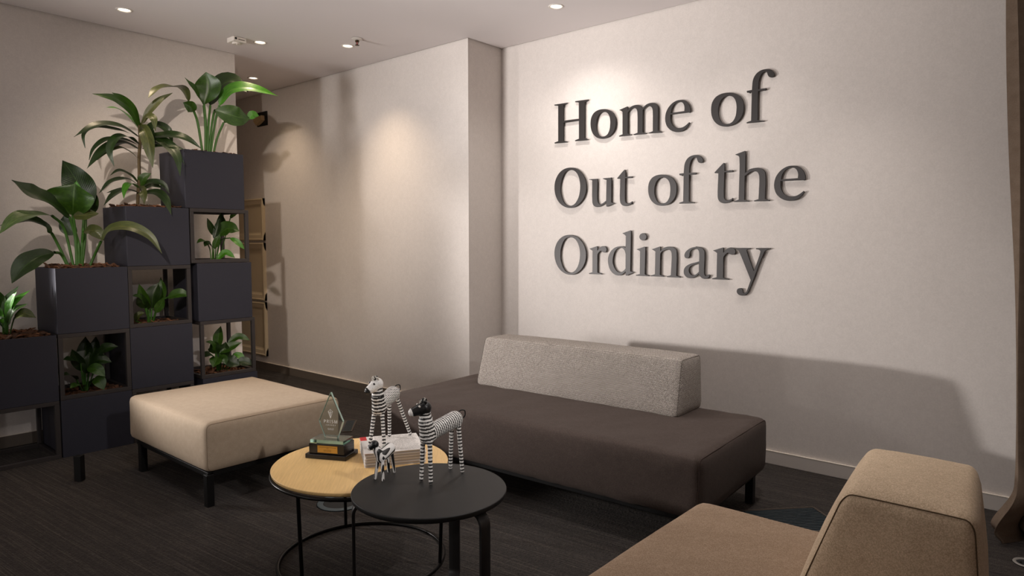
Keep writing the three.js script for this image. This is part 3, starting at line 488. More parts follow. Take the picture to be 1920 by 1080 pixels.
plant('young_leafy_plant', 'young plant with variegated upright leaves at the left picture edge', Z2, V(PC, 0.78, -1.12), [
  'mid m 0.06 0.35 | 30,370 | 25,300,0.03 42,200,0.06 88,138,0.09', 'bright m 0.055 0.35 | 34,370 | 32,310,0.05 62,222,0.1 137,158,0.14', 'mid m 0.05 0.35 | 36,370 | 36,320,0.06 65,250,0.12 128,220,0.16', 'olive m 0.065 0.3 | 44,370 55,320 | 66,284,0.1 110,264,0.16 166,284,0.2',
  'mid m 0.06 0.35 | 20,370 | 18,305 8,200,0.04 -25,150,0.06', 'bright m 0.05 0.35 | 15,370 | 12,310,0.06 -12,250,0.1 -45,230,0.12', 'mid m 0.05 0.35 | 24,370 | 20,290 22,220,0.02 2,168,0.03', 'bright m 0.06 0.3 | 28,370 | 30,285,0.04 52,210,0.1 76,165,0.14', 'dark m 0.06 0.3 | 22,370 | 14,330,0.1 -8,290,0.16 -40,300,0.18',
], { stalk: 0.004 });
plant('young_leafy_plant', 'young dark green plant inside the shadowed lower open frame', Z7, V(PC, 0.35, -1.63), [
  'dark m 0.075 0.3 | 478,530 | 468,405,0.02 432,340,0.04 404,283,0.06', 'dark c 0.1 0.3 | 480,530 | 472,370,-0.03 482,280,-0.05 480,213,-0.06', 'dark c 0.08 0.3 | 484,530 | 505,350,-0.02 532,280,-0.04 540,213,-0.05', 'dark m 0.08 0.3 | 486,530 530,400 | 550,312,0.06 598,280,0.12 664,268,0.16',
  'dark m 0.07 0.3 | 474,530 | 452,362,0.05 405,345,0.1 352,345,0.14', 'dark m 0.08 0.3 | 486,530 | 508,362,0.05 562,345,0.1 628,356,0.14', 'mid m 0.075 0.3 | 488,530 480,430 | 492,390,0.1 545,398,0.16 592,438,0.2', 'dark m 0.07 0.3 | 470,530 | 430,455,0.06 392,430,0.12 352,432,0.16',
  'mid m 0.065 0.3 | 476,530 | 472,492,0.08 432,486,0.14 393,506,0.18', 'mid m 0.075 0.3 | 484,530 510,470 | 528,450,0.1 560,465,0.15 586,512,0.18', 'dark c 0.08 0.3 | 482,530 | 480,420,0.04 500,360,0.06 505,300,0.06',
], { stalk: 0.0045 });
plant('young_leafy_plant', 'young plant in the open frame below the dracaena', Z2, V(PC, 0.78, -2.04), [
  'mid m 0.07 0.3 | 688,310 | 684,245,0.02 660,190,0.05 640,128,0.07', 'dark c 0.11 0.3 | 695,310 | 698,240,0.02 706,180,0.04 730,122,0.05', 'mid c 0.07 0.3 | 700,310 | 722,235,0 746,160,-0.02 740,98,-0.03', 'mid m 0.06 0.3 | 682,310 | 672,220,0.06 640,190,0.1 608,182,0.12', 'mid m 0.08 0.3 | 704,310 735,215 | 772,190,0.1 825,174,0.16 880,182,0.2',
  'dark c 0.08 0.3 | 690,310 | 668,240,0.05 655,205,0.08 650,170,0.09', 'mid c 0.06 0.3 | 702,310 | 715,260,0.06 745,215,0.1 752,190,0.12', 'olive m 0.05 0.3 | 672,318 | 622,298,0.08 642,270,0.1 668,262,0.12',
], { stalk: 0.0055 });
plant('young_leafy_plant', 'young plant in the topmost open frame of the last column', Z1, V(PC, 1.215, -2.53), [
  'dark c 0.05 0.3 | 978,985 985,900 | 990,842 972,800,0.02 954,758,0.03', 'dark c 0.05 0.3 | 982,985 | 986,855,0.03 1002,800,0.04 1008,758,0.05', 'mid c 0.075 0.25 | 986,985 | 1016,835,-0.02 1020,785,-0.03 1016,733,-0.03', 'mid m 0.13 0.25 | 990,985 995,890 | 1006,838,0.05 1050,806,0.09 1104,818,0.12', 'bright m 0.045 0.3 | 992,985 1020,860 | 1060,850,0.08 1090,868,0.12 1126,902,0.15',
  'mid m 0.05 0.3 | 972,985 968,910 | 958,880,0.05 930,864,0.09 906,874,0.12', 'dark m 0.06 0.3 | 978,985 | 978,892,0.05 955,876,0.08 942,890,0.1', 'bright m 0.055 0.3 | 990,985 | 1002,950,0.08 1040,918,0.12 1082,942,0.15', 'mid c 0.05 0.3 | 984,985 | 985,900,0.06 1000,860,0.08 1012,835,0.09', 'mid m 0.045 0.3 | 1000,985 | 1060,760,-0.05 1090,733,-0.03 1125,738,0',
], { stalk: 0.0045 });
plant('young_leafy_plant', 'bushy young plant in the lowest open frame beside the ottoman', Z2, V(PC, 0.35, -2.55), [
  'mid c 0.075 0.3 | 1010,530 | 1002,425 1006,370,0.01 1017,322,0.02', 'mid m 0.06 0.3 | 1016,530 1022,450 | 1050,400,0.04 1100,372,0.08 1152,388,0.12', 'mid m 0.05 0.3 | 1004,530 | 996,435,0.04 970,402,0.08 946,396,0.1', 'mid m 0.08 0.3 | 1014,530 | 1012,445,0.06 1060,420,0.1 1112,398,0.14', 'dark m 0.07 0.3 | 1002,530 | 984,462,0.08 956,455,0.12 926,468,0.15',
  'mid c 0.09 0.3 | 1008,530 | 1002,465,0.1 990,490,0.14 980,512,0.16', 'dark m 0.1 0.3 | 1022,530 | 1040,470,0.08 1072,490,0.13 1104,503,0.16', 'dark c 0.1 0.3 | 1010,530 | 1020,475,0.05 1032,430,0.07 1040,395,0.08', 'dark m 0.08 0.3 | 1040,530 | 1085,488,0.1 1130,488,0.14 1164,500,0.17', 'bright m 0.05 0.3 | 1030,530 | 1078,448,0.06 1110,464,0.1 1126,484,0.12', 'dark m 0.09 0.3 | 1000,530 | 992,450,0.03 985,415,0.05 972,390,0.06', 'mid c 0.06 0.3 | 1016,530 | 1018,480,0.12 1030,470,0.16 1042,500,0.18',
], { stalk: 0.005 });
// ---------------------------------------------------------------- upholstery
// a padded block: rounded box whose broad faces swell a little and carry faint creases
function padded(w, h, d, r, { bulge = 0.01, crease = 0.0015, seed = 1, seg = 6, n = 26, shape } = {}) {
  let g = new THREE.BoxGeometry(w, h, d, Math.round(n * Math.max(1, w)), 10, Math.round(n * Math.max(0.6, d)));
  const p = g.attributes.position, q = V(), c = V();
  for (let i = 0; i < p.count; i++) {
    q.fromBufferAttribute(p, i);
    // spread vertices towards the edges so that the rounding is smooth, then round
    for (const [k, s] of [['x', w], ['y', h], ['z', d]]) { const t = q[k] / (s / 2); q[k] = Math.sign(t) * (1 - Math.pow(Math.max(0, 1 - Math.abs(t)), 1.5)) * s / 2; }
    c.set(clamp(q.x, -w / 2 + r, w / 2 - r), clamp(q.y, -h / 2 + r, h / 2 - r), clamp(q.z, -d / 2 + r, d / 2 - r));
    const o = q.clone().sub(c); if (o.lengthSq() > 0) { o.normalize(); q.copy(c).addScaledVector(o, r); }
    const u = 2 * q.x / w, v = 2 * q.y / h, t = 2 * q.z / d, nx = Math.abs(o.x), ny = Math.abs(o.y), nz = Math.abs(o.z);
    const k = bulge * ((1 - u * u) * ny * (1 - t * t) + (1 - v * v) * (1 - t * t) * nx + (1 - u * u) * (1 - v * v) * nz) + crease * perlin.noise(q.x * 9 + seed * 7, q.y * 9, q.z * 5) + crease * 0.5 * perlin.noise(q.x * 26, q.y * 20 + seed, q.z * 13);
    q.addScaledVector(o, k); if (shape) shape(q); p.setXYZ(i, q.x, q.y, q.z);
  }
  g.deleteAttribute('normal'); g.deleteAttribute('uv'); g = mergeVertices(g, 1e-5); g.computeVertexNormals();
  const smoothN = g.toNonIndexed(); return metreUV(smoothN, seed * 0.13);
}
// the seam round an end face: a rounded rectangle of thread
function seam(h, d, r, at, axis, radius = 0.0017, shape) {
  const pts = [], k = 8; [[1, 1], [-1, 1], [-1, -1], [1, -1]].forEach(([sy, sz], i) => { for (let j = 0; j <= k; j++) { const a = (i + j / k) * Math.PI / 2, y = sy * (h / 2 - r) + r * Math.sin(a), z = sz * (d / 2 - r) + r * Math.cos(a); pts.push(axis === 'x' ? V(at, [1, 1, -1, -1][i] * (h / 2 - r) + r * Math.sin(a), [1, -1, -1, 1][i] * (d / 2 - r) + r * Math.cos(a)) : V([1, -1, -1, 1][i] * (d / 2 - r) + r * Math.cos(a), [1, 1, -1, -1][i] * (h / 2 - r) + r * Math.sin(a), at)); } });
  if (shape) pts.forEach(shape); return tube(pts, radius, 160, 6, true);
}
{ // cream ottoman
  const w = 1.03, d = 0.84, h0 = 0.185, h1 = 0.452, h = h1 - h0, t = thing('ottoman', 'cream fabric ottoman on a black metal frame before the planters', 'ottoman', V(-4.015, 0, -2.045));
  const seat = part('seat', padded(w, h, d, 0.035, { bulge: 0.012, seed: 2 }), creamFabric, t); seat.position.y = (h0 + h1) / 2;
  for (const s of [-1, 1]) { const m = part('seam', seam(h - 0.0195, d - 0.0195, 0.026, s * (w / 2 - 0.0098), 'x'), seamCream, t); m.position.y = (h0 + h1) / 2; }
  part('frame', [soft(0.93, 0.026, 0.03, 0.003, 0.03, h0 - 0.014, d / 2 - 0.03, 2), soft(0.93, 0.026, 0.03, 0.003, 0.03, h0 - 0.014, -d / 2 + 0.03, 2), soft(0.03, 0.026, 0.78, 0.003, 0.03 - 0.45, h0 - 0.014, 0, 2), soft(0.03, 0.026, 0.78, 0.003, 0.03 + 0.45, h0 - 0.014, 0, 2)], blackMetal, t);
  for (const x of [-0.377, 0.483]) for (const z of [-0.385, 0.395]) part('leg', soft(0.04, 0.172, 0.04, 0.003, x, 0.086, z, 2), blackMetal, t);
}
{ // brown sofa with a tweed back cushion
  const w = 2.08, d = 0.92, h0 = 0.165, h1 = 0.455, h = h1 - h0, turn = 0.044, t = thing('modular_sofa', 'long dark brown backless sofa seat with a grey tweed back cushion, below the lettered wall', 'sofa', V(-2.335, 0, -3.17), turn);
  const seat = part('seat', padded(w, h, d, 0.04, { bulge: 0.012, crease: 0.004, seed: 3 }), brownFabric, t); seat.position.y = (h0 + h1) / 2;
  for (const s of [-1, 1]) { const m = part('seam', seam(h - 0.0224, d - 0.0224, 0.03, s * (w / 2 - 0.0112), 'x'), seamBrown, t); m.position.y = (h0 + h1) / 2; }
  const bw = 1.44, bh = 0.315, bd = 0.345, lean = (q) => { const k = (q.y + bh / 2) / bh; q.z = q.z > 0 ? q.z * lerp(1, 0.5, k) : q.z; q.x *= lerp(1, 0.985, k); };
  const back = part('backrest', padded(bw, bh, bd, 0.035, { bulge: 0.012, seed: 5, shape: lean }), tweedFabric, t, 'grey and white tweed back cushion'); back.position.set(-0.05, h1 + bh / 2 - 0.004, -0.285);
  for (const s of [-1, 1]) { const m = part('backrest_seam', seam(bh - 0.0195, bd - 0.0195, 0.026, s * (bw / 2 - 0.0098), 'x', 0.0024, lean), std({ color: 0x6e6660, roughness: 1 }), back); }
  part('frame', [soft(2.0, 0.026, 0.03, 0.003, 0, h0 - 0.014, 0.4, 2), soft(2.0, 0.026, 0.03, 0.003, 0, h0 - 0.014, -0.4, 2), soft(0.03, 0.026, 0.82, 0.003, -0.985, h0 - 0.014, 0, 2), soft(0.03, 0.026, 0.82, 0.003, 0.985, h0 - 0.014, 0, 2)], blackMetal, t);
  for (const x of [-0.98, 0.985]) for (const z of [-0.355, 0.38]) part('leg', soft(0.042, 0.152, 0.042, 0.003, x, 0.076, z, 2), blackMetal, t);
}
{ // tan armchair in the foreground
  const w = 1.0, d = 0.96, h0 = 0.16, h1 = 0.445, h = h1 - h0, t = thing('armchair', 'tan fabric armchair with a thick rounded back, in the right foreground', 'armchair', V(-0.6, 0, -1.885));
  const seat = part('seat', padded(w, h, d, 0.05, { bulge: 0.012, seed: 7 }), tanFabric, t); seat.position.y = (h0 + h1) / 2;
  const bh = 0.335, bw = 0.5, bd = 0.485;
  const form = (q) => { const k = clamp((q.y + bh / 2) / bh, 0, 1); q.x = q.x * (q.x > 0 ? lerp(0.76, 0.58, k) : lerp(1, 0.56, k)) + 0.015 * k + 0.1 * q.z; q.z *= lerp(1, 0.97, k); };
  const back = part('backrest', padded(bw, bh, bd, 0.045, { bulge: 0.016, seed: 9, shape: form }), tanBackFabric, t, 'thick wedge back in lighter beige fabric'); back.position.set(0.236, h1 + bh / 2 - 0.006, -0.185); 
  part('backrest_seam', seam(bh - 0.0238, bw - 0.0238, 0.033, bd / 2 - 0.0108, 'z', 0.0016, form), seamTan, back); part('backrest_seam', seam(bh - 0.0255, bw - 0.0255, 0.033, -bd / 2 + 0.0128, 'z', 0.0014, form), seamTan, back);
  part('frame', [soft(0.9, 0.026, 0.03, 0.003, 0, h0 - 0.014, 0.4, 2), soft(0.9, 0.026, 0.03, 0.003, 0, h0 - 0.014, -0.4, 2), soft(0.03, 0.026, 0.82, 0.003, -0.43, h0 - 0.014, 0, 2), soft(0.03, 0.026, 0.82, 0.003, 0.43, h0 - 0.014, 0, 2)], blackMetal, t);
  for (const x of [-0.42, 0.42]) for (const z of [-0.39, 0.39]) part('leg', soft(0.042, 0.15, 0.042, 0.003, x, 0.075, z, 2), blackMetal, t);
}
// ---------------------------------------------------------------- coffee tables
const OAK = V(-2.425, 0, -1.812), OAK_H = 0.435, INK = V(-1.848, 0, -1.688), INK_H = 0.49;
{
  const t = thing('round_coffee_table', 'round oak coffee table on a thin black ring frame, carrying the award and booklets', 'coffee table', OAK.clone()), R = 0.38;
  part('table_top', metreUV(lathe([[0, OAK_H - 0.02], [R - 0.012, OAK_H - 0.02], [R - 0.003, OAK_H - 0.014], [R, OAK_H - 0.003], [R - 0.003, OAK_H], [0, OAK_H]], 96)), oakTop, t);
  part('rim_ring', new THREE.TorusGeometry(R - 0.002, 0.0075, 12, 120).rotateX(Math.PI / 2).translate(0, OAK_H - 0.0275, 0), blackTube, t);
  const rr = 0.359; part('base_ring', new THREE.TorusGeometry(rr, 0.008, 12, 120).rotateX(Math.PI / 2).translate(0, 0.008, 0), blackTube, t);
  // legs lean slightly outwards from the floor ring to the rim
  for (const a of [1.36, 3.56, 5.79]) part('leg', rod(V(Math.cos(a) * rr, 0.008, Math.sin(a) * rr), V(Math.cos(a) * (R - 0.006), OAK_H - 0.028, Math.sin(a) * (R - 0.006)), 0.0078), blackTube, t);
}
{
  const t = thing('round_coffee_table', 'round black coffee table on bentwood legs, overlapping the oak table', 'coffee table', INK.clone()), R = 0.286, top = INK_H - 0.022;
  part('table_top', metreUV(lathe([[0, top], [R - 0.008, top], [R - 0.001, top + 0.005], [R, INK_H - 0.004], [R - 0.003, INK_H], [0, INK_H]], 96)), blackLam, t);
  // a bent band: under the top, down, and turned in along the floor
  const band = (w, th, foot) => {
    const ro = R - 0.008, k = 0.045, path = []; path.push([0.07, top - th / 2]); path.push([ro - k, top - th / 2]);
    for (let i = 1; i <= 8; i++) { const a = i / 8 * Math.PI / 2; path.push([ro - k + k * Math.sin(a), top - th / 2 - k + k * Math.cos(a)]); }
    path.push([ro, foot ? k + th / 2 : 0]); if (foot) { for (let i = 1; i <= 8; i++) { const a = i / 8 * Math.PI / 2; path.push([ro - k + k * Math.cos(a), k + th / 2 - k * Math.sin(a)]); } path.push([0.12, th / 2]); }
    const s = new THREE.Shape(), L = [], Rr = [];
    path.forEach(([x, y], i) => { const [x0, y0] = path[Math.max(0, i - 1)], [x1, y1] = path[Math.min(path.length - 1, i + 1)], l = Math.hypot(x1 - x0, y1 - y0), nx = -(y1 - y0) / l * th / 2, ny = (x1 - x0) / l * th / 2; L.push([x + nx, y + ny]); Rr.push([x - nx, y - ny]); });
    [...L, ...Rr.reverse()].forEach(([x, y], i) => i ? s.lineTo(x, Math.max(0.0005, y)) : s.moveTo(x, Math.max(0.0005, y)));
    return toCreasedNormals(new THREE.ExtrudeGeometry(s, { depth: w - 0.004, bevelEnabled: true, bevelSize: 0.0015, bevelThickness: 0.002, bevelOffset: -0.0015, bevelSegments: 2 }).translate(0, 0, -w / 2 + 0.002), 0.6);
  };
  for (const a of [2.2, 4.25, 6.28]) { const g = band(0.046, 0.012, true); g.rotateY(-a); part('leg', g, blackWood, t); }
}
// ---------------------------------------------------------------- what stands on them
{ // glass award
  const turn = 0.47, t = thing('glass_award', 'faceted clear glass award on a black plinth with a gold plaque', 'award', V(-2.597, OAK_H, -1.778), turn);
  const lacquer = std({ color: 0x120d0c, roughness: 0.22 });
  part('lower_plinth', soft(0.2, 0.021, 0.12, 0.003, 0, 0.0105, 0, 3), lacquer, t);
  part('upper_plinth', soft(0.172, 0.046, 0.1, 0.003, 0, 0.044, 0, 3), lacquer, t);
  const gold = document.createElement('canvas'); gold.width = 512; gold.height = 180; { const c = gold.getContext('2d'); c.fillStyle = '#c99a45'; c.fillRect(0, 0, 512, 180); const r = rng(5); for (let i = 0; i < 900; i++) { c.fillStyle = `rgba(${r() > 0.5 ? '255,230,170' : '120,80,20'},0.05)`; c.fillRect(r() * 512, r() * 180, 60 + r() * 120, 1); } c.fillStyle = '#4a3310'; const row = (x, y, w, h) => { for (let q = x; q < x + w;) { const k = 5 + r() * 9; c.fillRect(q, y + r() * 2, k, h); q += k + 3; } }; row(30, 34, 452, 10); row(236, 58, 40, 9); row(160, 106, 192, 9); row(160, 132, 192, 9); c.strokeStyle = '#8a6526'; c.lineWidth = 3; c.strokeRect(4, 4, 504, 172); }
  const gt = new THREE.CanvasTexture(gold); gt.colorSpace = THREE.SRGBColorSpace;
  part('plaque', new THREE.BoxGeometry(0.098, 0.032, 0.0016).translate(0.006, 0.044, 0.0508), std({ map: gt, metalness: 0.55, roughness: 0.35 }), t, 'small gold plaque with fine print');
  const glass = phys({ color: 0xffffff, transmission: 1, thickness: 0.01, ior: 1.5, roughness: 0.01, attenuationColor: new THREE.Color(0.55, 0.85, 0.72), attenuationDistance: 0.09 });
  part('glass_base', new THREE.BoxGeometry(0.162, 0.016, 0.092).translate(0, 0.0755, 0), glass, t);
  const KITE = [[-0.031, 0], [0.031, 0], [0.06, 0.076], [0.001, 0.208], [-0.06, 0.076]], s = new THREE.Shape(); [[-0.031, 0], [0.031, 0], [0.06, 0.076], [0.001, 0.208], [-0.06, 0.076]].forEach(([x, y], i) => i ? s.lineTo(x, y) : s.moveTo(x, y)); s.closePath();
  part('glass_kite', new THREE.ExtrudeGeometry(s, { depth: 0.011, bevelEnabled: true, bevelSize: 0.002, bevelThickness: 0.002, bevelOffset: -0.002, bevelSegments: 1 }).translate(0, 0.0838, -0.0065), glass, t);
  // ground edges of the kite, paler than its faces
  const rim = phys({ color: 0xcfe6da, transmission: 0.45, thickness: 0, roughness: 0.35, side: THREE.DoubleSide }), e = 0.0022;
  KITE.forEach(([x0, y0], i) => { const [x1, y1] = KITE[(i + 1) % 5]; if (i === 0) return; const m = new THREE.BoxGeometry(Math.hypot(x1 - x0, y1 - y0) - 0.002, e, 0.0102).rotateZ(Math.atan2(y1 - y0, x1 - x0)).translate((x0 + x1) / 2, (y0 + y1) / 2 + 0.0838, -0.001); part('ground_edge', m, rim, t); });
  const W = 512, H = 640, cv = document.createElement('canvas'); cv.width = W; cv.height = H; { const c = cv.getContext('2d'); c.fillStyle = '#000'; c.fillRect(0, 0, W, H); c.strokeStyle = c.fillStyle = '#fff'; c.lineWidth = 7; c.lineJoin = 'round';
    const X = 256, line = (p) => { c.beginPath(); p.forEach(([x, y], i) => i ? c.lineTo(X + x, y) : c.moveTo(X + x, y)); c.stroke(); };
    line([[0, 10], [-62, 62], [0, 230], [62, 62], [0, 10]]); line([[-62, 62], [-20, 84], [0, 230]]); line([[62, 62], [20, 84], [0, 230]]); line([[-20, 84], [0, 60], [20, 84], [0, 100], [-20, 84]]); line([[0, 10], [0, 60]]);
    c.globalAlpha = 0.45; c.beginPath(); c.moveTo(X - 62, 62); c.lineTo(X - 20, 84); c.lineTo(X, 230); c.closePath(); c.fill(); c.beginPath(); c.moveTo(X + 20, 84); c.lineTo(X, 100); c.lineTo(X, 230); c.closePath(); c.fill(); c.globalAlpha = 1;
    const spaced = (str, y, px, gap, weight) => { c.font = `${weight} ${px}px sans-serif`; c.textBaseline = 'alphabetic'; let w = 0; for (const ch of str) w += c.measureText(ch).width + gap; let x = X - (w - gap) / 2; for (const ch of str) { c.fillText(ch, x, y); x += c.measureText(ch).width + gap; } };
    spaced('PRISM', 352, 112, 14, 'normal'); spaced('AWARDS', 414, 38, 22, 'bold'); spaced('GOLD', 520, 58, 4, 'normal'); }
  const et = new THREE.CanvasTexture(cv); part('etched_lettering', new THREE.PlaneGeometry(0.094, 0.1175).translate(0.0, 0.1575, 0.0072), std({ color: 0xffffff, roughness: 0.9, alphaMap: et, transparent: true, side: THREE.DoubleSide }), t, 'white etched lettering and crystal emblem');
}
{ // five booklets
  const cover = document.createElement('canvas'); cover.width = 768; cover.height = 660; { const c = cover.getContext('2d'), r = rng(9); c.fillStyle = '#e9e4df'; c.fillRect(0, 0, 768, 660); c.fillStyle = '#d8262c'; c.fillRect(0, 0, 86, 150); c.fillStyle = '#5a5350'; for (let y = 30; y < 620; y += 22) for (let x = 190; x < 720;) { const k = 10 + r() * 44; if (x + k > 730) break; c.globalAlpha = 0.55 + r() * 0.35; c.fillRect(x, y, k, 7); x += k + 7; } c.globalAlpha = 1; }
  const ct = new THREE.CanvasTexture(cover); ct.colorSpace = THREE.SRGBColorSpace;
  const paper = std({ color: 0xe9e4de, roughness: 0.8 }), pagesMat = std({ map: (() => { const a = tileNoise(91, 256, 128); return texture(256, (x, y) => { const v = 190 + (a(7, y) - 0.5) * 90; return [v, v * 0.97, v * 0.95]; }, { metres: 0.06 }); })(), roughness: 0.9 });
  const W = 0.264, D = 0.262, T = 0.0118, r = rng(33), words = ['lowest', 'second lowest', 'middle', 'second from the top', 'topmost'];
  for (let k = 0; k < 5; k++) {
    const y0 = OAK_H + 0.0006 + k * (T + 0.0003), t = thing('booklet', k === 4 ? 'topmost white booklet with a red square and printed text, under the tall zebra' : `${words[k]} white booklet in the stack on the oak table`, 'booklet', V(-2.3845 + (r() - 0.5) * 0.004, y0, -1.9515 + (r() - 0.5) * 0.004), 1.0 + (r() - 0.5) * 0.025, 'stacked white booklets');
    part('back_cover', box(W, 0.0012, D, 0, 0.0006, 0), paper, t);
    part('pages', metreUV(new THREE.BoxGeometry(W - 0.004, T - 0.0026, D - 0.004).translate(0, T / 2, 0)), pagesMat, t);
    const top = new THREE.BoxGeometry(W, 0.0012, D).translate(0, T - 0.0006, 0); part('front_cover', top, k === 4 ? std({ map: ct, roughness: 0.55 }) : paper, t);
  }
}
// ---------------------------------------------------------------- beaded zebra figurines
// one continuous skin: smooth union of tapered capsules, meshed as a surface net
function skin(bones, cell, blend) {
  const lo = V(9, 9, 9), hi = V(-9, -9, -9);
  for (const b of bones) for (const [p, r] of [[b.a, b.ra], [b.b, b.rb]]) { lo.min(p.clone().addScalar(-r - 3 * cell)); hi.max(p.clone().addScalar(r + 3 * cell)); }
  const n = [0, 1, 2].map((k) => Math.ceil((hi.getComponent(k) - lo.getComponent(k)) / cell) + 1), [nx, ny, nz] = n, F = new Float32Array(nx * ny * nz).fill(1);
  const dist = (b, x, y, z) => { const ax = x - b.a.x, ay = y - b.a.y, az = z - b.a.z, dx = b.b.x - b.a.x, dy = b.b.y - b.a.y, dz = b.b.z - b.a.z, t = clamp((ax * dx + ay * dy + az * dz) / (dx * dx + dy * dy + dz * dz)); return [Math.hypot(ax - dx * t, ay - dy * t, az - dz * t) - lerp(b.ra, b.rb, t), t]; };
  for (const b of bones) {          // blend bone by bone within its own neighbourhood
    const m = Math.max(b.ra, b.rb) + 6 * cell + blend, a0 = b.a.clone().min(b.b).addScalar(-m).sub(lo).divideScalar(cell), a1 = b.a.clone().max(b.b).addScalar(m).sub(lo).divideScalar(cell);
    for (let k = Math.max(0, Math.floor(a0.z)); k < Math.min(nz, a1.z); k++) for (let j = Math.max(0, Math.floor(a0.y)); j < Math.min(ny, a1.y); j++) for (let i = Math.max(0, Math.floor(a0.x)); i < Math.min(nx, a1.x); i++) {
      const q = (k * ny + j) * nx + i, d = dist(b, lo.x + i * cell, lo.y + j * cell, lo.z + k * cell)[0], f = F[q], kk = b.blend ?? blend, h = Math.max(kk - Math.abs(f - d), 0) / kk; F[q] = Math.min(f, d) - h * h * kk * 0.25;
    }
  }
  const id = new Int32Array(nx * ny * nz).fill(-1), pos = [], idx = [], at = (i, j, k) => (k * ny + j) * nx + i;
  for (let k = 0; k < nz - 1; k++) for (let j = 0; j < ny - 1; j++) for (let i = 0; i < nx - 1; i++) {
    let c = 0, sx = 0, sy = 0, sz = 0; const f = (a, b, d) => F[at(i + a, j + b, k + d)];
    const edge = (a, b) => { const p = f(...a), q = f(...b); if ((p < 0) !== (q < 0)) { const t = p / (p - q); sx += lerp(a[0], b[0], t); sy += lerp(a[1], b[1], t); sz += lerp(a[2], b[2], t); c++; } };
    const s = f(0, 0, 0) < 0; if ((f(1, 0, 0) < 0) === s && (f(0, 1, 0) < 0) === s && (f(1, 1, 0) < 0) === s && (f(0, 0, 1) < 0) === s && (f(1, 0, 1) < 0) === s && (f(0, 1, 1) < 0) === s && (f(1, 1, 1) < 0) === s) continue;
    for (const [a, b] of EDGES) edge(a, b);
    id[at(i, j, k)] = pos.length / 3; pos.push(lo.x + (i + sx / c) * cell, lo.y + (j + sy / c) * cell, lo.z + (k + sz / c) * cell);
  }
  const quad = (a, b, c, d, flip) => { if (a < 0 || b < 0 || c < 0 || d < 0) return; if (flip) idx.push(a, c, b, a, d, c); else idx.push(a, b, c, a, c, d); };
  for (let k = 1; k < nz - 1; k++) for (let j = 1; j < ny - 1; j++) for (let i = 1; i < nx - 1; i++) {
    const s = F[at(i, j, k)] < 0;
    if (s !== (F[at(i + 1, j, k)] < 0)) quad(id[at(i, j - 1, k - 1)], id[at(i, j, k - 1)], id[at(i, j, k)], id[at(i, j - 1, k)], !s);
    if (s !== (F[at(i, j + 1, k)] < 0)) quad(id[at(i - 1, j, k - 1)], id[at(i - 1, j, k)], id[at(i, j, k)], id[at(i, j, k - 1)], !s);
    if (s !== (F[at(i, j, k + 1)] < 0)) quad(id[at(i - 1, j - 1, k)], id[at(i, j - 1, k)], id[at(i, j, k)], id[at(i - 1, j, k)], !s);
  }
  const g = new THREE.BufferGeometry(); g.setAttribute('position', new THREE.Float32BufferAttribute(pos, 3)); g.setIndex(idx); g.computeVertexNormals();
  // bead colours by the nearest bone
  const col = new Float32Array(pos.length), p = V(), Nn = g.attributes.normal;
  for (let v = 0; v < pos.length / 3; v++) {
    p.set(pos[3 * v], pos[3 * v + 1], pos[3 * v + 2]); let best = 9, bb = null, bt = 0;
    for (const b of bones) { const [d, t] = dist(b, p.x, p.y, p.z); if (d < best) { best = d; bb = b; bt = t; } }
    const ax = bb.b.clone().sub(bb.a); bt = p.clone().sub(bb.a).dot(ax) / ax.lengthSq(); let w = bb.paint(p, bt, bb); const bead = Math.sin(p.x * 2300) * Math.sin(p.y * 2300) * Math.sin(p.z * 2300), base = w ? 0.86 : 0.009, k = base * (1 + 0.3 * bead) ;
    col[3 * v] = k; col[3 * v + 1] = k * (w ? 0.975 : 0.98); col[3 * v + 2] = k * (w ? 0.94 : 1);
    const e = bead * 0.0005; pos[3 * v] += Nn.getX(v) * e; pos[3 * v + 1] += Nn.getY(v) * e; pos[3 * v + 2] += Nn.getZ(v) * e;
  }
  g.setAttribute('position', new THREE.Float32BufferAttribute(pos, 3)); g.setAttribute('color', new THREE.BufferAttribute(col, 3)); g.computeVertexNormals(); return g;
}
const EDGES = (() => { const e = []; for (const a of [0, 1]) for (const b of [0, 1]) { e.push([[0, a, b], [1, a, b]], [[a, 0, b], [a, 1, b]], [[a, b, 0], [a, b, 1]]); } return e; })();
const beadMat = std({ vertexColors: true, color: 0xffffff, roughness: 0.38 }), beadBlack = std({ color: 0x0b0a0a, roughness: 0.3 }), beadWhite = std({ color: 0xd8d2c8, roughness: 0.4 }), wire = std({ color: 0x8a6a3a, roughness: 0.4, metalness: 0.6 });
const rings = (period, phase = 0, duty = 0) => (p, t, b) => Math.sin((t * b.a.distanceTo(b.b) / period + phase) * Math.PI * 2) > duty;
const slanted = (dir, period, phase = 0) => (p) => Math.sin((p.dot(dir) / period + phase) * Math.PI * 2) > 0;
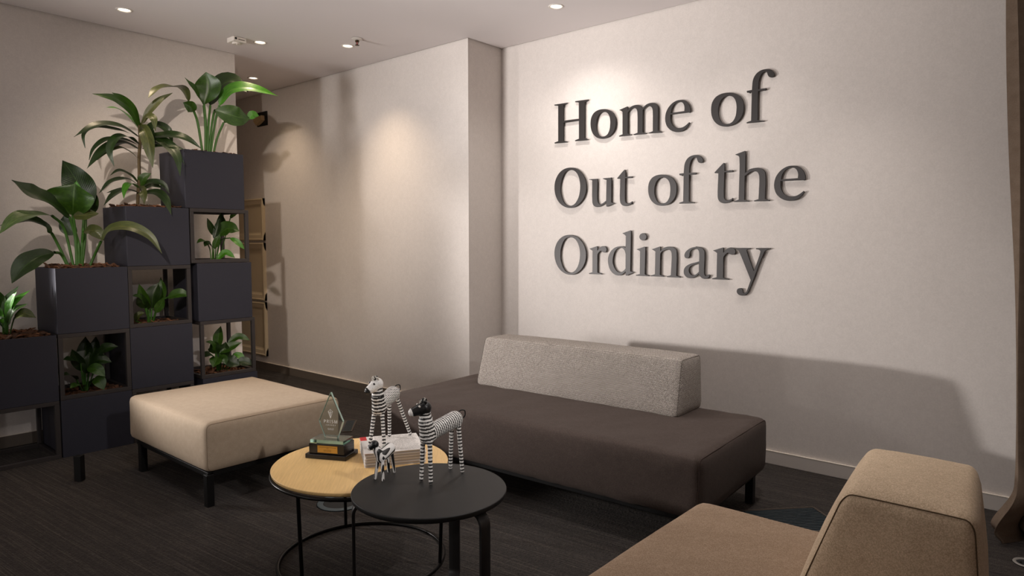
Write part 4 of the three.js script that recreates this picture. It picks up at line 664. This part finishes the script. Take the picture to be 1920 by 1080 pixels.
function zebra(name, label, at, turn, o) {
  const t = thing(name, label, 'figurine', at, turn, 'beaded zebra figurines'), S = o.size, k = (x, y, z) => V(x * S, y * S, z * S), B = [];
  const bone = (a, b, ra, rb, paint, blend) => B.push({ a, b, ra: ra * S, rb: rb * S, paint, blend: blend && blend * S });
  // body, chest, neck (forward is +z), head turned on the neck
  const fat = o.fat ?? 1, sh = o.shift ?? 0, thick = Math.sqrt(fat), big = o.head2 ?? 1; bone(k(0, 0.19, 0.045), k(0, 0.212, -0.072), 0.031 * fat, 0.033 * fat, o.body);
  bone(k(0, 0.176, 0.072), k(sh * 0.5, 0.228, 0.08), 0.0305 * thick, 0.0245 * thick, o.neck);
  bone(k(sh * 0.5, 0.228, 0.08), k(sh, 0.272, 0.084), 0.024 * thick, 0.021 * thick, o.neck);
  const hd = V(Math.sin(o.head), -(o.droop ?? 0.34), Math.cos(o.head)).normalize(), H = k(sh, 0.288, 0.086), nose = H.clone().addScaledVector(hd, 0.047 * S), side = V(0, 1, 0).cross(hd).normalize(), up = hd.clone().cross(side).normalize();
  bone(H, nose, 0.0265 * big, 0.0168 * big, (p) => { const s = p.clone().sub(H).dot(hd) / S; return o.dark ? s > 0.05 : s < 0.05; }, 0.008);
  const hips = [k(-0.019, 0.158, 0.078), k(0.019, 0.158, 0.078), k(-0.019, 0.19, -0.075), k(0.019, 0.19, -0.075)], ct = Math.cos(turn), st = Math.sin(turn);
  o.feet.forEach(([x, z], i) => bone(hips[i], V(x * ct - z * st, 0.008 * S, x * st + z * ct), 0.0092 * (o.stout ?? 1), 0.0076 * (o.stout ?? 1), o.leg, 0.01));
  part('body', skin(B, 0.0022 * S, 0.016 * S), beadMat, t);
  const face = V(0, 0, 1);
  for (const s of [-1, 1]) {
    const ear = new THREE.SphereGeometry(0.0085 * S, 14, 10).scale(0.8, 1, 0.5), e = part('ear', ear, o.dark ? beadMatDark : beadWhite, t); e.position.copy(H).addScaledVector(side, s * 0.018 * S).addScaledVector(up, 0.0245 * S).addScaledVector(hd, -0.008 * S); e.quaternion.setFromUnitVectors(face, hd);
    const eye = part('eye', new THREE.SphereGeometry(0.0062 * S, 14, 10).scale(1, 0.75, 0.6), o.dark ? beadWhite : beadBlack, t); eye.position.copy(H).addScaledVector(hd, 0.019 * S).addScaledVector(side, s * 0.0185 * S).addScaledVector(up, 0.0165 * S); eye.quaternion.setFromUnitVectors(face, hd);
  }
  if (!o.dark) { const m = part('muzzle', new THREE.SphereGeometry(0.0125 * S, 18, 12).scale(1, 0.72, 0.6), beadBlack, t); m.position.copy(nose).addScaledVector(hd, 0.0125 * S); m.quaternion.setFromUnitVectors(face, hd); }
  // mane: a row of upright bead loops, and a looped tail
  const r = rng(o.seed), mane = [[], []];
  for (let i = 0; i < 15; i++) { const f = i / 14, c = k(sh * (1 - f), lerp(0.31, 0.218, f), lerp(0.088, 0.05, Math.pow(f, 0.8))), q = c.clone().add(V((r() - 0.5) * 0.008, 0.004 + r() * 0.004, -0.006 - r() * 0.004).multiplyScalar(S)); mane[i % 2].push(tube([c.clone().add(V(-0.006 * S, 0, 0.004 * S)), q, c.clone().add(V(0.006 * S, 0, 0.004 * S))], 0.0026 * S, 10, 6)); }
  for (let i = 0; i < 12; i++) { const a = i * 2.4, d = 0.013 * Math.sqrt(i / 12), c = H.clone().addScaledVector(up, 0.024 * S).addScaledVector(side, Math.cos(a) * d * S).addScaledVector(hd, (Math.sin(a) * d - 0.004) * S); mane[i % 2].push(tube([c, c.clone().addScaledVector(up, (0.008 + r() * 0.004) * S).addScaledVector(side, (r() - 0.5) * 0.01 * S), c.clone().addScaledVector(hd, 0.006 * S)], 0.0021 * S, 8, 6)); }
  mane.forEach((m, i) => part('mane', m, i ? beadWhite : beadBlack, t));
  part('tail', tube([k(0, 0.238, -0.09), k(0.008, 0.245, -0.103), k(0.016, 0.243, -0.112), k(0.017, 0.224, -0.113), k(0.012, 0.214, -0.108), k(0.008, 0.222, -0.102)], 0.0026 * S, 26, 8), beadBlack, t);
  return t;
}
const beadMatDark = std({ color: 0x131111, roughness: 0.35 });
zebra('zebra_figurine', 'tall beaded zebra with a black face and white nose on the black table', V(-1.902, INK_H, -1.8), 0, {
  size: 1, dark: true, head: -0.5, droop: 0.3, seed: 1, feet: [[-0.022, 0.085], [0.031, 0.085], [-0.037, -0.084], [0.028, -0.086]],
  body: rings(0.0098, 0.2), neck: rings(0.0138, 0.1), leg: rings(0.0135, 0.5, -0.1) });
zebra('zebra_figurine', 'tall beaded zebra with a white face standing on the booklets', V(-2.402, OAK_H + 0.0608, -1.934), 0.444, {
  size: 1, dark: false, head: -0.6, droop: 0.55, seed: 2, feet: [[0.022, 0.112], [0.09, 0.084], [-0.067, -0.072], [-0.014, -0.152]],
  body: rings(0.0105, 0.2), neck: rings(0.0155, 0.1, 0.15), leg: rings(0.014, 0.5) });
zebra('zebra_figurine', 'small beaded zebra with a black head and long slanting stripes on the black table', V(-2.073, INK_H, -1.661), 0.365, {
  size: 0.47, stout: 1.6, fat: 1.5, shift: -0.045, head2: 1.25, dark: true, head: -1.15, droop: 0.75, seed: 3, feet: [[-0.002, 0.048], [0.036, 0.04], [-0.028, -0.039], [-0.006, -0.05]],
  body: slanted(V(1, 0.9, 0.3), 0.021, 0.1), neck: slanted(V(1, 0.1, 0.4), 0.013, 0.4), leg: slanted(V(0.9, 0, 0.5), 0.011, 0.2) });
// ---------------------------------------------------------------- curtain, floor fittings
{
  const cloth = fabric(112, 95, 80, { seed: 61, grain: 10, mottle: 8 }); cloth.side = THREE.DoubleSide;
  const edge = (y) => (y > 1.25 ? lerp(-0.304, -0.37, (y - 1.25) / 1.3) : lerp(-0.262, -0.304, clamp((y - 0.25)))) - 0.075 * smooth(0.24, 0.05, y) + 0.03 * smooth(0.07, 0, y);
  const nu = 200, nv = 90, pos = [], idx = [], uv = [], w = 1.15, top = CEIL - 0.03;
  for (let j = 0; j <= nv; j++) for (let i = 0; i <= nu; i++) {
    const v = j / nv, u = i / nu, y = 0.004 + (top - 0.004) * v * (0.15 + 0.85 * v), pool = smooth(0.36, 0.05, y) - 0.25 * smooth(0.06, 0, y);
    const ph = u * w * 2 * Math.PI / 0.145 + 0.4 * Math.sin(y * 2.1 + u * 9), amp = 0.045 + 0.012 * Math.sin(u * 23 + y);
    pos.push(edge(y) + u * w + 0.02 * Math.sin(ph * 2) * (1 - u), y, -4.0 + amp * Math.sin(ph - 0.6) + pool * (0.12 + 0.05 * Math.sin(ph))); uv.push(u * w * 1.4, y);
  }
  for (let j = 0; j < nv; j++) for (let i = 0; i < nu; i++) { const a = j * (nu + 1) + i, b = a + nu + 1; idx.push(a, a + 1, b, b, a + 1, b + 1); }
  const g = new THREE.BufferGeometry(); g.setAttribute('position', new THREE.Float32BufferAttribute(pos, 3)); g.setAttribute('uv', new THREE.Float32BufferAttribute(uv, 2)); g.setIndex(idx); g.computeVertexNormals();
  const t = thing('curtain', 'long brown curtain in deep folds at the right edge', 'curtain'); part('drape', g, cloth, t); part('track', box(1.3, 0.028, 0.03, 0.26, CEIL - 0.014, -4.0), whitePlastic, t);
  part('tear', soft(0.03, 0.02, 0.004, 0.0018, -0.236, 0.455, -3.982, 2), seamTan, t, 'small dark frayed spot');
}
function grille(label, corner, alongX, alongZ, len, wid, slats, plain) {
  const turn = Math.atan2(-alongZ, alongX), t = thing('floor_grille', label, 'floor grille', V(corner[0], 0, corner[1]), turn), bronze = std({ color: 0x4c4138, roughness: 0.55, metalness: 0.4 }), teal = std({ color: 0x28343a, roughness: 0.45, metalness: 0.3 });
  const b = 0.012; part('frame', [box(len, 0.006, b, len / 2, 0.003, b / 2), box(len, 0.006, b, len / 2, 0.003, wid - b / 2), box(b, 0.006, wid, b / 2, 0.003, wid / 2), box(b, 0.006, wid, len - b / 2, 0.003, wid / 2)], bronze, t);
  part('tray', box(len - 2 * b, 0.0015, wid - 2 * b, len / 2, 0.0008, wid / 2), std({ color: 0x07090a, roughness: 0.8 }), t);
  const n = slats, w0 = plain ? 0.5 : 1, pitch = (wid - 2 * b) * w0 / n;
  for (let i = 0; i < n; i++) for (const [x0, x1] of plain ? [[b, len - b]] : [[b, len * 0.34], [len * 0.345, len - b]]) part('slat', box(x1 - x0, 0.0045, pitch * 0.62, (x0 + x1) / 2, 0.0024, b + (i + 0.5) * pitch), teal, t);
  if (plain) part('cover_plate', box(len - 2 * b, 0.004, (wid - 2 * b) * 0.5, len / 2, 0.002, wid - b - (wid - 2 * b) * 0.25), std({ color: 0x4a423c, roughness: 0.8 }), t);
}
grille('dark teal slatted floor grille between the brown sofa and the tan armchair', [-1.487, -3.276], 0.67, -0.74, 0.6, 0.3, 15, false);
grille('small slotted floor grille on the carpet behind the glass award', [-4.374, -3.235], 0.73, 0.69, 0.335, 0.155, 8, true);
function floorBox(label, x, z, r, rimColor) {
  const t = thing('floor_box', label, 'floor box', V(x, 0, z));
  part('rim', lathe([[r * 0.72, 0.001], [r * 0.74, 0.006], [r * 0.95, 0.006], [r, 0.001], [r * 0.72, 0.001]], 60), std({ color: rimColor, roughness: 0.45, metalness: 0.2 }), t);
  part('lid', lathe([[0, 0.0035], [r * 0.68, 0.0035], [r * 0.7, 0.001]], 60), std({ color: 0x16191b, roughness: 0.7 }), t);
  part('catch', soft(r * 0.16, 0.008, r * 0.2, 0.002, -r * 0.4, 0.006, r * 0.2, 2), std({ color: 0x0c0c0c, roughness: 0.5 }), t);
}
floorBox('round floor box with a grey blue rim under the oak table edge', -3.04, -2.13, 0.125, 0x4d5a60);
floorBox('round pale rimmed floor box beside the curtain at the right edge', -0.176, -3.66, 0.052, 0x9a958f);
renderer.render(scene, camera);
